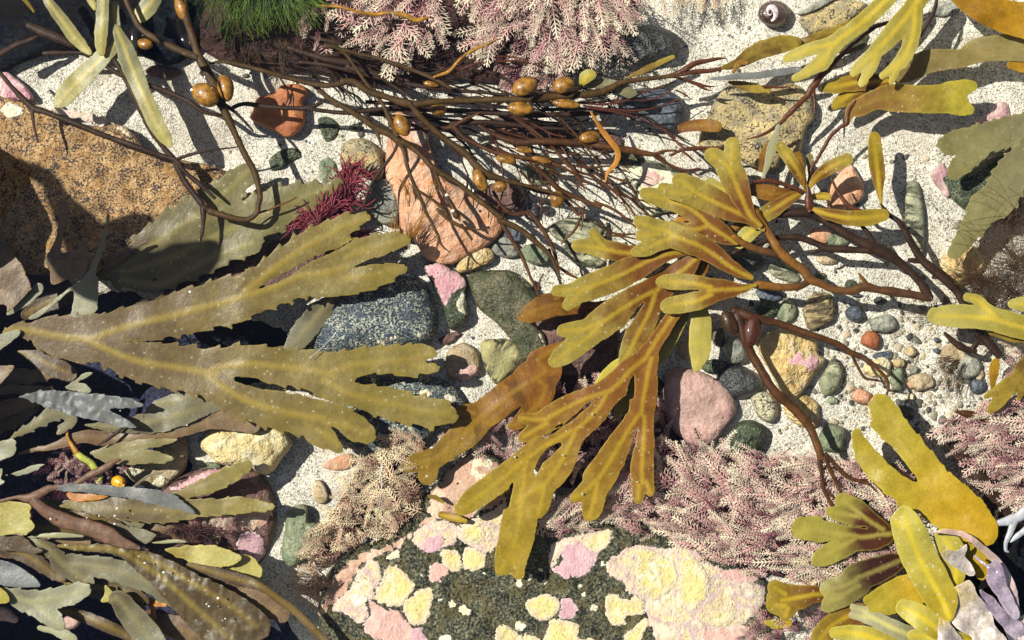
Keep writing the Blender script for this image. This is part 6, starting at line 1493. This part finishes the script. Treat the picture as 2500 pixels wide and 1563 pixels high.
path = [(cx_ - 13 + (15 - 13.5 * k / 40) * math.cos(-k / 40 * 7.6 + 1.5), cy_ - 2 + (20 - 18 * k / 40) * math.sin(-k / 40 * 7.6 + 1.5), 39 + 9 * k / 40, (3.0 + 7.5 * math.sin(math.pi * min(1, k / 26)) ** 1.3) * (1 - .62 * k / 40)) for k in range(41)]
V, F = tube_geo(path, 8, .55)
build('worn_spiral', world(V[:, 0], V[:, 1], V[:, 2]), F, NACRE, t, {'t': np.tile(np.linspace(0, 1, 41)[:, None], (1, 8)).ravel()})
t = thing('periwinkle', 'little bright yellow snail in the dark red tuft, lower left', 'snail', 289, 1178, 60)
V, F = ball_geo(289, 1178, 74, 18, 17, 15, .3, 24, 16, .02, 2)
YEL = m_strand('yellow shell', (.80, .42, .015), (.8, .45, .02), .25, .1, .5, .15, 10, coat=.6)
build('shell', world(V[:, 0], V[:, 1], V[:, 2]), F, YEL, t, {'t': np.zeros(len(V))})
path = [(295 + (8 - 7 * k / 24) * math.cos(k / 24 * 9), 1182 + (8 - 7 * k / 24) * math.sin(k / 24 * 9), 87 + 2.5 * k / 24, 3.2 - 2 * k / 24) for k in range(25)]
V, F = tube_geo(path, 6, .6)
build('spire', world(V[:, 0], V[:, 1], V[:, 2]), F, YEL, t, {'t': np.zeros(len(V))})
# tiny white coiled tube worms
WORM = m_strand('white tube worm', (.85, .84, .80), (.8, .8, .76), .4, .1, .4, .1, 4)
WL = [('N 1233,180', 23, 128, 'on the brown blade beside the slate fork, the upper of two'), ('N 1210,257', 19, 128, 'on the brown blade beside the slate fork, the lower of two'), ('N 1045,260', 17, 128, 'left of the pair near the slate fork'),
      ('N 915,279', 13, 128, 'farthest left in the row below the slate fork'), ('N 1208,343', 20, 120, 'on the grey square ended blade'), ('N 533,290', 20, 134, 'on the forked brown stem'), ('N 690,566', 16, 124, 'near the root of the big dark double blade'),
      ('N 1525,755', 20, 132, 'highest of three along the dark double blade'), ('N 1725,854', 24, 134, 'middle of three along the dark double blade'), ('N 2300,1127', 25, 138, 'right of the midrib on the dark double blade'),
      ('N 2178,1190', 15, 138, 'upper one of a touching pair on the dark double blade'), ('N 2204,1212', 18, 139, 'lower one of a touching pair on the dark double blade'), ('N 2375,1342', 15, 136, 'lowest on the dark double blade'), ('N 1990,942', 13, 134, 'small, at the dark double blade edge'),
      ('N 1463,686', 13, 130, 'smallest at the top edge of the dark double blade'), ('B 826,1357', 20, 138, 'upper one on the stem over the salmon slab'), ('B 868,1467', 21, 142, 'lower one on the seed pod over the salmon slab'), ('D 1320,606', 18, 110, 'on the dark rim above the big serrated wrack')]
proto = None
for q, d, z, lb in WL:
    p = lines(q + f',{d}')[0][0]
    if proto is None:
        r_ = .5
        path = [((r_ * (1 - .72 * k / 26)) * math.cos(k / 26 * 11), (r_ * (1 - .72 * k / 26)) * math.sin(k / 26 * 11), .12 + .1 * k / 26, .2 - .08 * k / 26) for k in range(27)]
        V, F = tube_geo(path, 7, .8)
        me = mesh_data('tube_worm', V * S, F, {'t': np.zeros(len(V))})
        me.materials.append(WORM)
        proto = o = put(bpy.data.objects.new('tube_worm', me))
    else:
        o = proto.copy()
        put(o)
    k = p[2]
    wz = z + 1.5
    o.location = Vector(world(np.array(p[0]), np.array(p[1]), wz))
    o.scale = (k * .92, k * .92, k * .92)
    tag(o, 'white worm tube ' + lb, 'tube worm', 'white worm tubes on the blades')

GLASS = m_strand('bubble skin', (.75, .78, .72), (.7, .7, .7), .05, .3, .8, .1, 6, coat=1.0)
BU = [('L 1500,1155', 22, 'on the broad lobe end of the lower yellow wrack'), ('L 2035,1035', 16, 'on the narrow right lobe of the lower yellow wrack'), ('L 1597,365', 18, 'high on the brown middle of the lower yellow wrack'), ('L 1305,770', 18, 'in the fork of the lower yellow wrack'),
      ('L 835,790', 22, 'on the left arm of the lower yellow wrack'), ('L 895,748', 12, 'smallest on the left arm of the lower yellow wrack'), ('L 320,610', 14, 'on the old amber brown blade'), ('H 690,370', 18, 'at the notched end of the old amber brown blade'),
      ('M 2208,668', 24, 'on the long brown ribbon beneath the serrated wrack'), ('M 1420,498', 18, 'in the notch of the bumpy grey fork'), ('O 1520,830', 18, 'beside the small folded leaf of the lemon clump'), ('E 1840,1455', 12, 'at the upper fork of the lower yellow wrack')]
for q, d, lb in BU:
    p = lines(q + f',{d}')[0][0]
    V, F = ball_geo(p[0], p[1], 141, p[2] * .5, p[2] * .5, p[2] * .35, 0, 14, 10, .01, 1)
    tag(build('air_bubble', world(V[:, 0], V[:, 1], V[:, 2]), F, GLASS, None, {'t': np.zeros(len(V))}), 'tiny air bubble ' + lb, 'bubble', 'air bubbles on the blades')

# ================================================================ the water
dimples = [(1430, 660, 34), (1567, 612, 30), (1008, 305, 20)]
xs, ys = np.meshgrid(np.arange(-700, 3221, 8.0), np.arange(-560, 2141, 8.0))
zw = WATER + 1.3 * fbm(xs / 170, ys / 120, 21, 2) + .35 * fbm(xs / 40, ys / 34, 22, 2)
for rx, ry, a in dimples:
    d = np.hypot(xs - rx / 2.846, ys - ry / 2.846)
    zw += 6 * np.exp(-(np.maximum(d - a * .6, 0) / 17) ** 2)
for rx, ry, a in ((800 + 1372 / 2.846, 600 / 2.846, 30), (800 + 1640 / 2.846, 592 / 2.846, 26)):
    d = np.hypot(xs - rx, ys - ry)
    zw += 5 * np.exp(-(np.maximum(d - a * .6, 0) / 16) ** 2)
for a, b in (((440, -20), (478, 140)), ((350, 80), (480, 150)), ((478, 140), (530, 230))):
    vx, vy = b[0] - a[0], b[1] - a[1]
    tt = np.clip(((xs - a[0]) * vx + (ys - a[1]) * vy) / (vx * vx + vy * vy), 0, 1)
    d = np.hypot(xs - a[0] - tt * vx, ys - a[1] - tt * vy)
    zw += 9 * np.exp(-(d / 17) ** 2)
ny, nx = xs.shape
F = [(j * nx + i, (j + 1) * nx + i, (j + 1) * nx + i + 1, j * nx + i + 1) for j in range(ny - 1) for i in range(nx - 1)]
Wm = Mat('clear pool water')
Wm.coords()
nm = Wm.bump(Wm.noise(60, 2), .05, 4)
fr = Wm.n('Fresnel', {'IOR': 1.33, 'Normal': nm}).outputs[0]
gl = Wm.n('BsdfGlossy', {'Color': (1, 1, 1), 'Roughness': .03, 'Normal': nm})
tp = Wm.n('BsdfTransparent', {'Color': (.985, .995, .99)})
WM = Wm.surface(Wm.n('MixShader', {0: fr, 1: tp.outputs[0], 2: gl.outputs[0]}).outputs[0])
o = build('water', world(xs.ravel(), ys.ravel(), zw.ravel()), F, WM)
tag(o, 'still clear water of the rock pool', None, None, 'structure')
